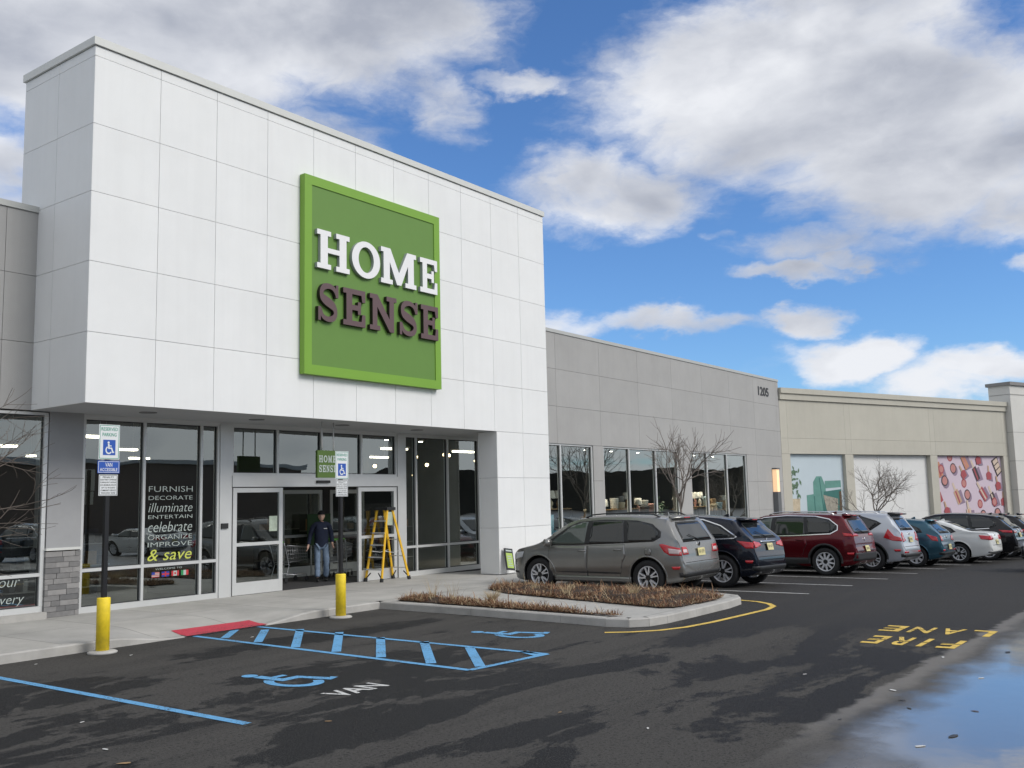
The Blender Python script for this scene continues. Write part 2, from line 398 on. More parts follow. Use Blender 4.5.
def strip2d(mb, pts, w, fn):
    """quad strip along a polyline, fn(x,y)->3d"""
    poly = stroke2d(pts, w); n = len(pts)
    a = [mb.bm.verts.new(fn(*p)) for p in poly[:n]]; b = [mb.bm.verts.new(fn(*p)) for p in poly[n:][::-1]]
    for i in range(n-1):
        f = mb.bm.faces.new((a[i], a[i+1], b[i+1], b[i])); f.material_index = mb.mi
# ------------------------------------------------------------------ ground
LINE0, LINEX, LINEK = 3.12, 9.0, .02
def gr(x):
    return 0.0 if x < 19.2 else (-.025*(x-19.2) if x < 62 else -1.07)
def asphalt_mat():
    m, t, b = newmat('asphalt'); Lk = t.links
    def mk(ty, **k):
        n = t.nodes.new(ty)
        for a, v in k.items(): setattr(n, a, v)
        return n
    def ma(op, a, b2=None, c=None, cl=False):
        n = mk('ShaderNodeMath', operation=op, use_clamp=cl)
        for i, v in enumerate((a, b2, c)):
            if v is None: continue
            if isinstance(v, (int, float)): n.inputs[i].default_value = v
            else: Lk.new(v, n.inputs[i])
        return n.outputs[0]
    def mr(v, a, b2, c, d):
        n = mk('ShaderNodeMapRange', interpolation_type='SMOOTHSTEP'); Lk.new(v, n.inputs[0])
        for i, q in enumerate((a, b2, c, d)): n.inputs[i+1].default_value = q
        return n.outputs[0]
    def mixc(f, A, B):
        n = mk('ShaderNodeMix', data_type='RGBA')
        if isinstance(f, (int, float)): n.inputs['Factor'].default_value = f
        else: Lk.new(f, n.inputs['Factor'])
        for k, v in (('A', A), ('B', B)):
            if isinstance(v, tuple): n.inputs[k].default_value = (*v, 1)
            else: Lk.new(v, n.inputs[k])
        return n.outputs['Result']
    tcn = mk('ShaderNodeTexCoord'); P = tcn.outputs['Object']
    sp = mk('ShaderNodeSeparateXYZ'); Lk.new(P, sp.inputs[0]); X, Y = sp.outputs[0], sp.outputs[1]
    def noise(scale, detail=5, rough=.6, vec=None, dist=0):
        n = mk('ShaderNodeTexNoise'); n.inputs['Scale'].default_value = scale; n.inputs['Detail'].default_value = detail; n.inputs['Roughness'].default_value = rough; n.inputs['Distortion'].default_value = dist
        Lk.new(vec or P, n.inputs['Vector']); return n.outputs['Fac']
    mp = mk('ShaderNodeMapping'); mp.inputs['Scale'].default_value = (.42, 1.15, 1); mp.inputs['Rotation'].default_value = (0, 0, R(48)); mp.inputs['Location'].default_value = (1.3, .4, 0); Lk.new(P, mp.inputs[0])
    big = noise(.55, 12, .66, mp.outputs[0], .5)
    big = ma('ADD', ma('ADD', big, ma('MULTIPLY', ma('SUBTRACT', noise(7.0, 8, .7), .5), .16)), ma('MULTIPLY', ma('SUBTRACT', noise(1.7, 5, .6), .5), .14))
    patch = mr(big, .478, .505, 0, 1)
    # the damp dark strip in the accessible stall and the paler dry band along the kerb
    kerbdry = mr(ma('ADD', Y, ma('MULTIPLY', ma('SUBTRACT', big, .5), 7.0)), 11.2, 11.6, 0, .8)
    near = mr(X, 13, 17, 1, 0)
    pf = ma('MAXIMUM', ma('MULTIPLY', patch, near), ma('MULTIPLY', kerbdry, near))
    lane = mr(X, 11, 18, 0, .46)
    fac = ma('MAXIMUM', pf, lane)
    streakmap = mk('ShaderNodeMapping'); streakmap.inputs['Scale'].default_value = (.12, 1.6, 1); Lk.new(P, streakmap.inputs[0])
    st = noise(1.0, 7, .6, streakmap.outputs[0])
    fac = ma('MULTIPLY', fac, mr(st, .30, .66, .72, 1.18))
    col = mixc(fac, (.0170, .0172, .0180), (.074, .071, .066))
    fine = noise(70, 4, .85); fine2 = noise(30, 4, .75); mid = noise(3.2, 6, .65)
    col = mixc(ma('MULTIPLY', mr(fine, .54, .62, 0, 1), .62), col, (.15, .145, .14))
    col = mixc(ma('MULTIPLY', mr(fine2, .47, .38, 0, 1), .6), col, (.010, .010, .011))
    col = mixc(ma('MULTIPLY', mr(mid, .55, .75, 0, 1), .25), col, (.022, .022, .024))
    # oil spots / tyre streaks
    # wet verge beside the puddle
    line = ma('SUBTRACT', LINE0, ma('MULTIPLY', ma('MAXIMUM', ma('SUBTRACT', X, LINEX), 0.0), LINEK))
    tt = ma('ADD', ma('SUBTRACT', line, Y), ma('MULTIPLY', ma('SUBTRACT', noise(1.7, 6, .6), .5), .55))
    dust = ma('MULTIPLY', mr(tt, -.08, .03, 0, 1), mr(tt, .38, .08, 0, 1))
    dust = ma('MULTIPLY', dust, mr(X, 6.8, 9.5, .15, 1))
    wet = mr(tt, .10, .75, 0, 1)
    wetx = mr(X, 4.5, 6.0, 0, 1)
    wet = ma('MULTIPLY', wet, wetx)
    col = mixc(ma('MULTIPLY', dust, .62), col, (.26, .25, .235))
    col = mixc(ma('MULTIPLY', wet, .80), col, (.115, .112, .11))
    Lk.new(col, b.inputs['Base Color'])
    rough = ma('ADD', mr(fac, 0, 1, .60, .86), ma('MULTIPLY', fine, .08))
    rough = ma('SUBTRACT', rough, ma('MULTIPLY', wet, .42), cl=True)
    Lk.new(rough, b.inputs['Roughness']); Lk.new(ma('ADD', ma('MULTIPLY', wet, .5), .13), b.inputs['Specular IOR Level'])
    bp = mk('ShaderNodeBump'); bp.inputs['Distance'].default_value = .012
    Lk.new(ma('MULTIPLY', ma('SUBTRACT', 1.0, ma('MULTIPLY', wet, .85)), .75), bp.inputs['Strength'])
    Lk.new(ma('ADD', ma('ADD', fine, ma('MULTIPLY', fine2, .6)), ma('MULTIPLY', mid, .6)), bp.inputs['Height']); Lk.new(bp.outputs[0], b.inputs['Normal'])
    return m
ASPH = asphalt_mat()
mb = MB()
xs = [-500, -60, -10, 0, 5, 10, 15, 19.2, 25, 30, 40, 50, 62, 100, 700]; ys = [-600, -60, 0, 3, 6, 10, 14, 60, 600]
gv = [[mb.bm.verts.new((x, y, gr(x))) for y in ys] for x in xs]
for i in range(len(xs)-1):
    for j in range(len(ys)-1): mb.bm.faces.new((gv[i][j], gv[i+1][j], gv[i+1][j+1], gv[i][j+1]))
tag(mb.build('parking_lot', ASPH), kind='structure')

# puddle at the lower right
def water_mat():
    m, t, b = newmat('puddle_water')
    def mk(ty): return t.nodes.new(ty)
    def ma(op, a, b2=None, c=None):
        n = mk('ShaderNodeMath'); n.operation = op
        for i, v in enumerate((a, b2, c)):
            if v is None: continue
            if isinstance(v, (int, float)): n.inputs[i].default_value = v
            else: t.links.new(v, n.inputs[i])
        return n.outputs[0]
    def mr(v, a, b2, c, d):
        n = mk('ShaderNodeMapRange'); n.interpolation_type = 'SMOOTHSTEP'; t.links.new(v, n.inputs[0])
        for i, q in enumerate((a, b2, c, d)): n.inputs[i+1].default_value = q
        return n.outputs[0]
    b.inputs['Base Color'].default_value = (.15, .14, .12, 1); b.inputs['IOR'].default_value = 1.36
    b.inputs['Coat Weight'].default_value = 1; b.inputs['Coat Roughness'].default_value = .0; b.inputs['Coat IOR'].default_value = 1.42
    tcn = mk('ShaderNodeTexCoord'); sp = mk('ShaderNodeSeparateXYZ'); t.links.new(tcn.outputs['Object'], sp.inputs[0])
    n = mk('ShaderNodeTexNoise'); n.inputs['Scale'].default_value = 3; n.inputs['Detail'].default_value = 2; t.links.new(tcn.outputs['Object'], n.inputs['Vector'])
    bp = mk('ShaderNodeBump'); bp.inputs['Strength'].default_value = .25; bp.inputs['Distance'].default_value = .004
    t.links.new(n.outputs['Fac'], bp.inputs['Height']); t.links.new(bp.outputs[0], b.inputs['Normal']); t.links.new(bp.outputs[0], b.inputs['Coat Normal'])
    n2 = mk('ShaderNodeTexNoise'); n2.inputs['Scale'].default_value = 1.3; n2.inputs['Detail'].default_value = 8; n2.inputs['Roughness'].default_value = .6; t.links.new(tcn.outputs['Object'], n2.inputs['Vector'])
    X, Y = sp.outputs[0], sp.outputs[1]
    line = ma('SUBTRACT', LINE0, ma('MULTIPLY', ma('MAXIMUM', ma('SUBTRACT', X, LINEX), 0.0), LINEK))
    tt = ma('ADD', ma('SUBTRACT', line, Y), ma('MULTIPLY', ma('SUBTRACT', n2.outputs['Fac'], .5), 1.1))
    tt = ma('SUBTRACT', tt, ma('MULTIPLY', ma('MAXIMUM', ma('SUBTRACT', 8.3, X), 0.0), .55))
    fac = mr(tt, .20, .80, 0, 1)
    t.links.new(mr(tt, .3, 1.5, .16, .015), b.inputs['Roughness']); t.links.new(mr(tt, .3, 1.5, .12, .0), b.inputs['Coat Roughness'])
    tr = mk('ShaderNodeBsdfTransparent'); mx = mk('ShaderNodeMixShader'); o = [q for q in t.nodes if q.type == 'OUTPUT_MATERIAL'][0]
    t.links.new(fac, mx.inputs[0]); t.links.new(tr.outputs[0], mx.inputs[1]); t.links.new(b.outputs[0], mx.inputs[2]); t.links.new(mx.outputs[0], o.inputs[0])
    return m
out = [(5.6, 1.2), (5.8, 3.0), (7.3, 3.9), (9, 4.0), (12, 3.6), (15.5, 3.1), (18, 2.3), (18.2, .4), (15.5, -1.6), (10.5, -2.2), (7, -1.6), (5.9, .2)]
def wiggle(poly, amp, n=10, seed=0):
    res = []
    for i in range(len(poly)):
        a, b_ = Vector(poly[i]), Vector(poly[(i+1) % len(poly)])
        for k in range(n):
            p = a.lerp(b_, k/n); q = Vector((p.x, p.y, seed))
            v = mnoise.noise_vector(q*1.7)*amp + mnoise.noise_vector(q*6)*amp*.35
            res.append((p.x+v.x, p.y+v.y))
    return res
mb = MB(); mb.face([(x, y, .004) for x, y in wiggle(out, .12, 8, 3)])
tag(mb.build('puddle', water_mat()), kind='structure')

# ---- sidewalk with a lowered kerb at the ramp
ZS = .13
def smooth(a, b, x):
    t = max(0, min(1, (x-a)/(b-a))); return t*t*(3-2*t)
def rampf(x, y):
    return smooth(7.9, 9.1, x)*smooth(11.9, 10.7, x)*smooth(14.7, 13.35, y)
def zwalk(x, y):
    return ZS+min(0, gr(x)) - (ZS-.012)*rampf(x, y)
def conc_walk():
    m, t, b = newmat('concrete_walk'); Lk = t.links
    tcn = t.nodes.new('ShaderNodeTexCoord'); P = tcn.outputs['Object']
    n1 = t.nodes.new('ShaderNodeTexNoise'); n1.inputs['Scale'].default_value = 1.1; n1.inputs['Detail'].default_value = 8; n1.inputs['Roughness'].default_value = .68; Lk.new(P, n1.inputs['Vector'])
    n2 = t.nodes.new('ShaderNodeTexNoise'); n2.inputs['Scale'].default_value = 110; n2.inputs['Detail'].default_value = 3; Lk.new(P, n2.inputs['Vector'])
    br = t.nodes.new('ShaderNodeTexBrick'); br.offset = 0; br.inputs['Scale'].default_value = 1; br.inputs['Brick Width'].default_value = 1.53; br.inputs['Row Height'].default_value = 1.9
    br.inputs['Mortar Size'].default_value = .008; br.inputs['Mortar Smooth'].default_value = .3
    mp = t.nodes.new('ShaderNodeMapping'); mp.inputs['Location'].default_value = (.3, -.06, 0); Lk.new(P, mp.inputs[0]); Lk.new(mp.outputs[0], br.inputs['Vector'])
    br.inputs['Color1'].default_value = (.97, .97, .97, 1); br.inputs['Color2'].default_value = (1.04, 1.035, 1.02, 1); br.inputs['Mortar'].default_value = (.38, .37, .36, 1)
    rp = t.nodes.new('ShaderNodeValToRGB'); rp.color_ramp.elements[0].position = .28; rp.color_ramp.elements[0].color = (.335, .33, .31, 1)
    rp.color_ramp.elements[1].position = .68; rp.color_ramp.elements[1].color = (.475, .465, .44, 1); Lk.new(n1.outputs['Fac'], rp.inputs[0])
    mx = t.nodes.new('ShaderNodeMix'); mx.data_type = 'RGBA'; mx.blend_type = 'MULTIPLY'; mx.inputs['Factor'].default_value = 1
    Lk.new(rp.outputs[0], mx.inputs['A']); Lk.new(br.outputs['Color'], mx.inputs['B']); Lk.new(mx.outputs['Result'], b.inputs['Base Color'])
    b.inputs['Roughness'].default_value = .88
    bp = t.nodes.new('ShaderNodeBump'); bp.inputs['Strength'].default_value = .35; bp.inputs['Distance'].default_value = .01
    Lk.new(n2.outputs['Fac'], bp.inputs['Height']); Lk.new(bp.outputs[0], b.inputs['Normal']); return m
WALK = conc_walk()
YK = 13.3
mb = MB()
xs = [-14 + .3*i for i in range(0, 111)] + [19.6+1.0*i for i in range(0, 32)]
ys = [YK+.16+.25*i for i in range(0, 7)]+[15.5, 16.2, 17.14]
sv = [[mb.bm.verts.new((x, y, zwalk(x, y))) for y in ys] for x in xs]
for i in range(len(xs)-1):
    for j in range(len(ys)-1):
        f = mb.bm.faces.new((sv[i][j], sv[i+1][j], sv[i+1][j+1], sv[i][j+1])); f.smooth = True
tag(mb.build('sidewalk', WALK), kind='structure')
def kerb_run(pts, w=.15, seg=3.0, zt=None, gap=.006, parent=None):
    """kerb stones along a polyline: top flush with the walk, face down into the asphalt"""
    mb = MB()
    for a, b_ in zip(pts[:-1], pts[1:]):
        a, b_ = Vector(a), Vector(b_); ln = (b_-a).length; k = max(1, round(ln/seg)); d = (b_-a)/ln; n = Vector((-d.y, d.x))
        for i in range(k):
            p = a+d*(ln*i/k+gap/2); q = a+d*(ln*(i+1)/k-gap/2)
            m_ = max(1, int((q-p).length/.3))
            prev = None
            for j in range(m_+1):
                c = p.lerp(q, j/m_); zt_ = (zwalk(c.x, c.y+.05) if zt is None else zt)+.003
                o_ = c; i_ = c+n*w; zb = -.3+min(0, gr(c.x))
                ring = [mb.bm.verts.new(v) for v in ((o_.x-n.x*.015, o_.y-n.y*.015, zb), (o_.x, o_.y, zt_-.02), (o_.x+n.x*.018, o_.y+n.y*.018, zt_), (i_.x, i_.y, zt_), (i_.x, i_.y, zb))]
                if prev:
                    for e in range(4): mb.bm.faces.new((prev[e], prev[e+1], ring[e+1], ring[e]))
                else: mb.bm.faces.new(ring)
                prev = ring
            mb.bm.faces.new(prev[::-1])
    return mb
tag(kerb_run([(-14, YK), (7.8, YK), (12.2, YK), (13.52, YK)]).build('kerb', CONC), kind='structure')
tag(kerb_run([(17.52, YK), (50, YK)]).build('kerb', CONC), kind='structure')
# ---- kerbed island: front nose rounded, two planting beds
nose = [(13.52, YK), (13.45, 11.0), (13.30, 9.0), (13.22, 8.1), (13.30, 7.72), (13.55, 7.50), (14.0, 7.42), (15.0, 7.40), (16.3, 7.40), (17.0, 7.48), (17.35, 7.68), (17.52, 8.1), (17.52, 10), (17.52, YK)]
tag(kerb_run(nose, w=.15, seg=2.4, zt=ZS).build('kerb', CONC), kind='structure')
def inset(poly, d):
    res = []
    for i in range(1, len(poly)-1):
        a, p, c = Vector(poly[i-1]), Vector(poly[i]), Vector(poly[i+1]); t_ = (c-a).normalized(); res.append((p.x-t_.y*d, p.y+t_.x*d))
    return res
ins = [(13.52+.15, YK+.155)]+inset(nose, .152)+[(17.52-.15, YK+.155)]
mb = MB(); mb.face([(x, y, ZS-.002) for x, y in ins]); tag(mb.build('island_pavement', WALK), kind='structure')
# ---- red painted ramp
mb = MB()
A, B, C_, D = (9.45, 13.50), (10.65, 13.40), (10.40, 14.35), (9.05, 14.25)
def surf(px, py):
    z = .05
    for _ in range(25):
        p = gz(px, py, z); zn = (zwalk(p.x, p.y) if p.y > YK+.16 else zwalk(p.x, YK+.18)+.004)+.006; z = z*.5+zn*.5
    return gz(px, py, z)
P4 = [surf(187, 636), surf(268, 624), surf(249, 620), surf(171, 630.5)]
n_ = 12
gvv = [[None]*(n_+1) for _ in range(n_+1)]
for i in range(n_+1):
    for j in range(n_+1):
        a = P4[0].lerp(P4[1], i/n_); b_ = P4[3].lerp(P4[2], i/n_); p = a.lerp(b_, j/n_)
        zz_ = (zwalk(p.x, p.y) if p.y > YK+.16 else zwalk(p.x, YK+.18)+.004) + .006
        gvv[i][j] = mb.bm.verts.new((p.x, p.y, zz_))
for i in range(n_):
    for j in range(n_): mb.bm.faces.new((gvv[i][j], gvv[i+1][j], gvv[i+1][j+1], gvv[i][j+1]))
tag(mb.build('red_ramp_marking', PAR), kind='structure')

# ------------------------------------------------------------------ painted markings (on the asphalt, 4 mm up)
ZM = .005
def gm(x, y): return gz(x, y, ZM)
mb = MB()
def line_px(mb, a, b_, w):
    A_, B_ = gm(*a), gm(*b_); strip2d(mb, [(A_.x, A_.y), (B_.x, B_.y)], w, lambda u, v: (u, v, ZM+gr(u)))
def line_w(mb, pts, w, dz=0): strip2d(mb, pts, w, lambda u, v: (u, v, ZM+gr(u)+dz))
line_w(mb, [(5.90, YK-.05), (5.90, 7.52)], .10)
n0, n1_, tip, f0 = gm(185, 635), gm(470, 670), gm(547, 654), gm(262, 627)
line_w(mb, [(n0.x, YK-.02), (n1_.x, n1_.y)], .10)
line_w(mb, [(f0.x, YK-.02), (tip.x, tip.y)], .10, .0008)
line_w(mb, [(n1_.x, n1_.y), (tip.x, tip.y)], .10, .0016)
for a, b_ in [((257.4, 643), (265.6, 628.7)), ((295, 648.4), (300.5, 627.9)), ((336, 653), (339.5, 630.8)), ((381, 658.6), (380.5, 636)), ((431.7, 664.8), (423.5, 640)), ((481, 667.7), (468.7, 646)), ((541, 656), (522, 651)), ((224, 638.5), (236, 629.2))]:
    A_, B_ = gm(*a), gm(*b_); A_, B_ = A_.lerp(B_, .05), A_.lerp(B_, .93); line_w(mb, [(A_.x, A_.y), (B_.x, B_.y)], .13, .0008)
tag(mb.build('blue_hatch_marking', PAB), kind='structure')
def isa(mb, fn):
    """wheelchair symbol in a unit square, drawn with solid strokes (no overlaps)"""
    cx, cy, r = .40, .32, .27
    hd = [(.36+.105*math.cos(a), .92+.085*math.sin(a)) for a in [2*math.pi*k/20 for k in range(20)]]
    mb.face([fn(*p) for p in hd])
    arc = [(cx+r*math.cos(R(a)), cy+r*math.sin(R(a))) for a in range(118, 338, 10)]
    strip2d(mb, arc, .115, fn)
    strip2d(mb, [(.37, .82), (.40, .47), (.66, .47), (.80, .13), (.92, .17)], [.16, .13, .12, .11, .09], fn)
    strip2d(mb, [(.452, .655), (.66, .655)], .075, fn)
for (ax, ay, w, h) in ((7.22, 8.42, .86, 1.24), (11.48, 8.34, .86, 1.28)):
    mb = MB(); isa(mb, lambda u, v: (ax+u*w, ay+v*h, ZM))
    tag(mb.build('wheelchair_marking', PAB), kind='structure')
mb = MB(); put_text(mb, 'VAN', lambda u, v: (7.22+u*.72, 7.66+v*.34, ZM), offset=.02); tag(mb.build('van_marking', PAWH), kind='structure')
# fire lane wording, read from the far side of the lane
mb = MB()
def stencil(word, x_base, h, y0, y1):
    n = len(word); cw = (y1-y0)/n
    for i, ch in enumerate(word):
        vs, fs, asp = text_verts(ch, offset=.020, res=3)
        b2 = bmesh.new(); V = [b2.verts.new((u, v, 0)) for u, v in vs]
        for f in fs: b2.faces.new([V[k] for k in f])
        for cut in ((.47, .53),):                       # stencil bridge
            for c in cut: bmesh.ops.bisect_plane(b2, geom=list(b2.verts)+list(b2.edges)+list(b2.faces), plane_co=(0, c, 0), plane_no=(0, 1, 0))
            bmesh.ops.delete(b2, geom=[f for f in b2.faces if cut[0] < f.calc_center_median().y < cut[1]], context='FACES')
        for f in b2.faces:
            mb.face([(x_base-v.co.y*h, y0+(i+(v.co.x*.74 if ch != 'I' else .27+v.co.x*.22))*cw, ZM) for v in f.verts])
        b2.free()
stencil('FIRE', 14.08, .74, 3.03, 4.30)
stencil('LANE', 15.22, .62, 2.86, 4.45)
tag(mb.build('fire_lane_marking', PAY, recalc=True), kind='structure')
yp = [(605, 633), (650, 631), (700, 625), (740, 616)]
pts = [(g.x, g.y) for g in (gm(*q) for q in yp)]
pts = [(12.62, 7.75), (12.85, 7.42), (13.2, 7.14), (13.7, 6.95), (14.4, 6.85), (15.4, 6.79), (16.4, 6.74), (16.9, 6.82), (17.25, 7.05), (17.50, 7.36), (17.62, 7.75), (17.64, 8.6)]
mb = MB(); line_w(mb, pts, .10); tag(mb.build('yellow_kerb_line', PAY), kind='structure')
mb = MB()
for i in range(8):
    x = 19.26+2.735*i; line_w(mb, [(x, YK-.03), (x, 7.02-.10*max(0, i-3))], .10)
tag(mb.build('stall_lines', PAWH), kind='structure')

# ------------------------------------------------------------------ the store
def panels(mb, us, vs, fn, depth=.05, gap=.008, skip=lambda u, v: False):
    """raised stucco panels between narrow reveals; fn(u,v,d) -> 3-D with d outward"""
    for i in range(len(us)-1):
        for j in range(len(vs)-1):
            if skip((us[i]+us[i+1])/2, (vs[j]+vs[j+1])/2): continue
            g = gap/2; a, b_, c, d = us[i]+g, us[i+1]-g, vs[j]+g, vs[j+1]-g
            mb.prism([(a, c), (b_, c), (b_, d), (a, d)], fn, 0, depth)
YF, XL, XR, YS = 15.21, 8.56, 22.15, 17.15
YL, YR = 16.98, 17.36
ZB, RO = 3.783, [3.783, 4.99, 6.21, 7.43, 8.64, 9.86, 10.04]
store = thing('store_building', 'white and grey store with a tall white entrance tower and big green square sign', 'building', (15, 17, 0))
mb = MB()
vx = [XL]+[9.85+1.232*i for i in range(10)]+[XR]
mb.mi = 1
t = .05
mb.box(XL+t, XR-t, YF+t, YF+.62, ZB+t*.5, 10.05)                 # backing of the front
mb.box(XL+t, XL+.6, YF+.62, 17.60, ZB+t*.5, 10.05)
mb.box(XR-.6, XR-t, YF+.62, 17.60, ZB+t*.5, 10.05)
mb.box(19.78+t, XR-t, YF+t, YF+.60, .0, ZB+t*.5)
mb.mi = 0
panels(mb, vx, RO, lambda u, v, d: (u, YF+t-d, v))
panels(mb, [19.78, 20.93, XR], [.13, 1.30, 2.587, ZB], lambda u, v, d: (u, YF+t-d, v))
panels(mb, [YF, 16.41, 17.62], RO, lambda u, v, d: (XL+t-d, u, v))
panels(mb, [YF, 16.41, 17.62], RO, lambda u, v, d: (XR-t+d, u, v))
panels(mb, [YF+.003, YF+.62], [.13, 1.30, 2.587, ZB], lambda u, v, d: (19.78+t-d, u, v))
panels(mb, [YF+.003, YF+.62], [.13, 1.30, 2.587, ZB], lambda u, v, d: (XR-t+d, u, v))
mb.build('tower_wall', [WHITE, WHITE_LINE], store, bevel=0)
mb = MB(); mb.box(XL-.04, XR+.04, YF-.04, YF+.5, 10.05, 10.19); mb.box(XL-.04, XL+.5, YF+.5, 17.66, 10.05, 10.19); mb.box(XR-.5, XR+.04, YF+.5, 17.66, 10.05, 10.19); mb.box(XL+.3, XR-.3, YF+.5, 17.6, 9.7, 9.85)
mb.build('parapet_cap', CAPM, store, bevel=.008)
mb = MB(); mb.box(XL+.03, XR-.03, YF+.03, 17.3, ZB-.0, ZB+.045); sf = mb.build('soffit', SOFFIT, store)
for x in (10.3, 12.8, 15.2, 17.7):
    mb = MB(); mb.lathe([(.16, ZB-.012), (.16, ZB+.01)], (x, 16.1, 0), n=20); mb.build('vent', M('soffit_vent', (.16, .165, .17), .7), sf, world=True)
# wings
def wing(x0, x1, yw, us, holes, zt, zb=.0, mats=(GREY, GREY_LINE)):
    mb = MB(); mb.mi = 1
    rows = [6.21, 4.99, 3.783]
    mb.box(x0, x1, yw+t, yw+.35, 3.80, zt-.02)
    mb.mi = 0
    panels(mb, us, [3.783, 4.99, 6.21, zt], lambda u, v, d: (u, yw+t-d, v))
    # piers between and beside the openings
    edge = x0
    for a, b_, zbot in holes+[(x1, x1, 0)]:
        if a > edge+.02:
            mb.mi = 1; mb.box(edge+.02, a-.02, yw+t, yw+.35, -.6, 3.79); mb.mi = 0
            us2 = [edge]+[u for u in us if edge+.5 < u < a-.5]+[a]
            panels(mb, us2, [-.5, 1.30, 2.587, 3.783], lambda u, v, d: (u, yw+t-d, v))
        if b_ > a:
            mb.mi = 1; mb.box(a-.02, b_+.02, yw+t+.01, yw+.35, -.6, zbot-.02); mb.mi = 0
            mb.prism([(a+.003, -.5), (b_-.003, -.5), (b_-.003, zbot), (a+.003, zbot)], lambda u, v, d: (u, yw+t-d, v), 0, t-.002)
        edge = b_
    o = mb.build('wing_wall', list(mats), store)
    mb = MB(); mb.box(x0, x1, yw-.03, yw+.38, zt, zt+.11); mb.build('parapet_cap', CAPG, store, bevel=.006)
ZW = 7.40
wing(-6, XL+.02, YL, [-6, -3.3, -.6, 2.1, 4.8, 8.0, XL+.02], [(1.5, 8.92, .24)], ZW-.02)
wing(XR-.02, 45.05, YR, [XR-.02, 23.1]+[25.78+2.70*i for i in range(8)]+[45.05], [(22.6, 27.93, .62), (28.6, 34.25, .62), (35.3, 40.85, .62)], ZW)
# roof, interior shell
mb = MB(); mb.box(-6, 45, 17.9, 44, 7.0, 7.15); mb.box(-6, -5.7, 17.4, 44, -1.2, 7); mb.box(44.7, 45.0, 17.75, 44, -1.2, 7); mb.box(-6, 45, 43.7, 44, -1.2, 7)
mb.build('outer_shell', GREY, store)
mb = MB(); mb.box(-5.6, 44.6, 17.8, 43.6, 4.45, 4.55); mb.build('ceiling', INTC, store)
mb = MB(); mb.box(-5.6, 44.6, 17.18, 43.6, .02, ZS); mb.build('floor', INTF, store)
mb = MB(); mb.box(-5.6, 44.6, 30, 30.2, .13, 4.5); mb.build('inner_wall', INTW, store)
# tower back wall above storefront, column with stone base
mb = MB(); mb.box(8.92, 9.56, YL+.02, YS+.3, 1.345, ZB); mb.mi = 1; mb.box(8.925, 9.585, YL+.018, YL+.03, 2.58, 2.592)
mb.build('column', [COLGREY, GREY_LINE], store)
mb = MB()
z = .13; rr = random.Random(4)
while z < 1.28:
    h = .096; x = 8.90-rr.random()*.2
    while x < 9.55:
        w = rr.choice([.16, .24, .34, .46]); a, b_ = max(8.90, x), min(9.55, x+w)
        if b_-a > .02: mb.box(a+.003, b_-.003, YL-.01-rr.random()*.012, YS+.1, z+.003, z+h-.003)
        x += w
    z += h
mb.build('stone_cladding', STONE, store, bevel=.002)
mb = MB(); mb.box(8.90, 9.57, YL-.035, YS+.1, 1.30, 1.345); mb.build('stone_cap', CAPM, store, bevel=.006)
mb = MB(); mb.box(1.4, 8.90, YL-.12, YS, .13, .245); mb.build('window_sill', CONC, store, bevel=.008)

def storefront(x0, x1, z0, z1, verts, trans, yy=YS, fw_=.055, base=.10, name='window', glass=GLASS, dark=True, head=.05):
    """framed glazing; every lite is a pane of its own"""
    mb = MB(); d0, d1 = yy-.06, yy+.06
    mb.box(x0, x1, d0, d1, z0, z0+base); mb.box(x0, x1, d0+.002, d1-.002, z1-head, z1)
    xs_ = [x0]+verts+[x1]
    for i, x in enumerate(xs_):
        w = fw_
        a = x if i == 0 else (x-w if i == len(xs_)-1 else x-w/2)
        mb.box(a, a+w, d0-.004, d1+.004, z0+base, z1-head)
    lites = []
    for i in range(len(xs_)-1):
        a = xs_[i]+(fw_ if i == 0 else fw_/2); b_ = xs_[i+1]-(fw_ if i == len(xs_)-2 else fw_/2)
        zc = [z0+base]+trans+[z1-head]
        for tz in trans: mb.box(a, b_, d0, d1, tz-.03, tz+.03)
        for j in range(len(zc)-1):
            lites.append((a, b_, zc[j]+(.03 if j else 0), zc[j+1]-(.03 if j < len(zc)-2 else 0)))
    w_ = thing(name, None, None, ((x0+x1)/2, yy, z0)); w_.parent = store; w_.location -= store.location
    mb.build('frame', ALU, w_, bevel=.004)
    for a, b_, c, d in lites:
        g = MB(); g.mi = 1
        e = .018
        g.box(a+.001, a+e, yy-.02, yy+.02, c+.001, d-.001); g.box(b_-e, b_-.001, yy-.02, yy+.02, c+.001, d-.001)
        g.box(a+e, b_-e, yy-.02, yy+.02, c+.001, c+e); g.box(a+e, b_-e, yy-.02, yy+.02, d-e, d-.001)
        g.mi = 0; g.face([(a+e, yy, c+e), (b_-e, yy, c+e), (b_-e, yy, d-e), (a+e, yy, d-e)])
        g.build('pane', [glass, ALUD], w_, recalc=False)
    return w_
ZH = 3.74
storefront(1.5, 8.90, .245, 3.76, [3.3, 5.1, 7.0], [.89], YL+.10, .07)
storefront(9.60, 12.63, .13, ZH, [10.88, 12.19], [.90], base=.11)
storefront(12.93, 18.02, 2.66, ZH, [14.18, 15.48, 16.77], [], base=.06)
storefront(18.30, 22.12, .13, ZH, [18.75, 20.02, 21.35], [.87], base=.12)
storefront(22.6, 27.93, .62, 3.78, [24.2, 25.99], [], YR+.10, .07)
storefront(28.6, 34.25, .62, 3.78, [30.42, 32.41], [], YR+.10, .07)
storefront(35.3, 40.85, .62, 3.78, [36.85, 38.80], [], YR+.10, .07)
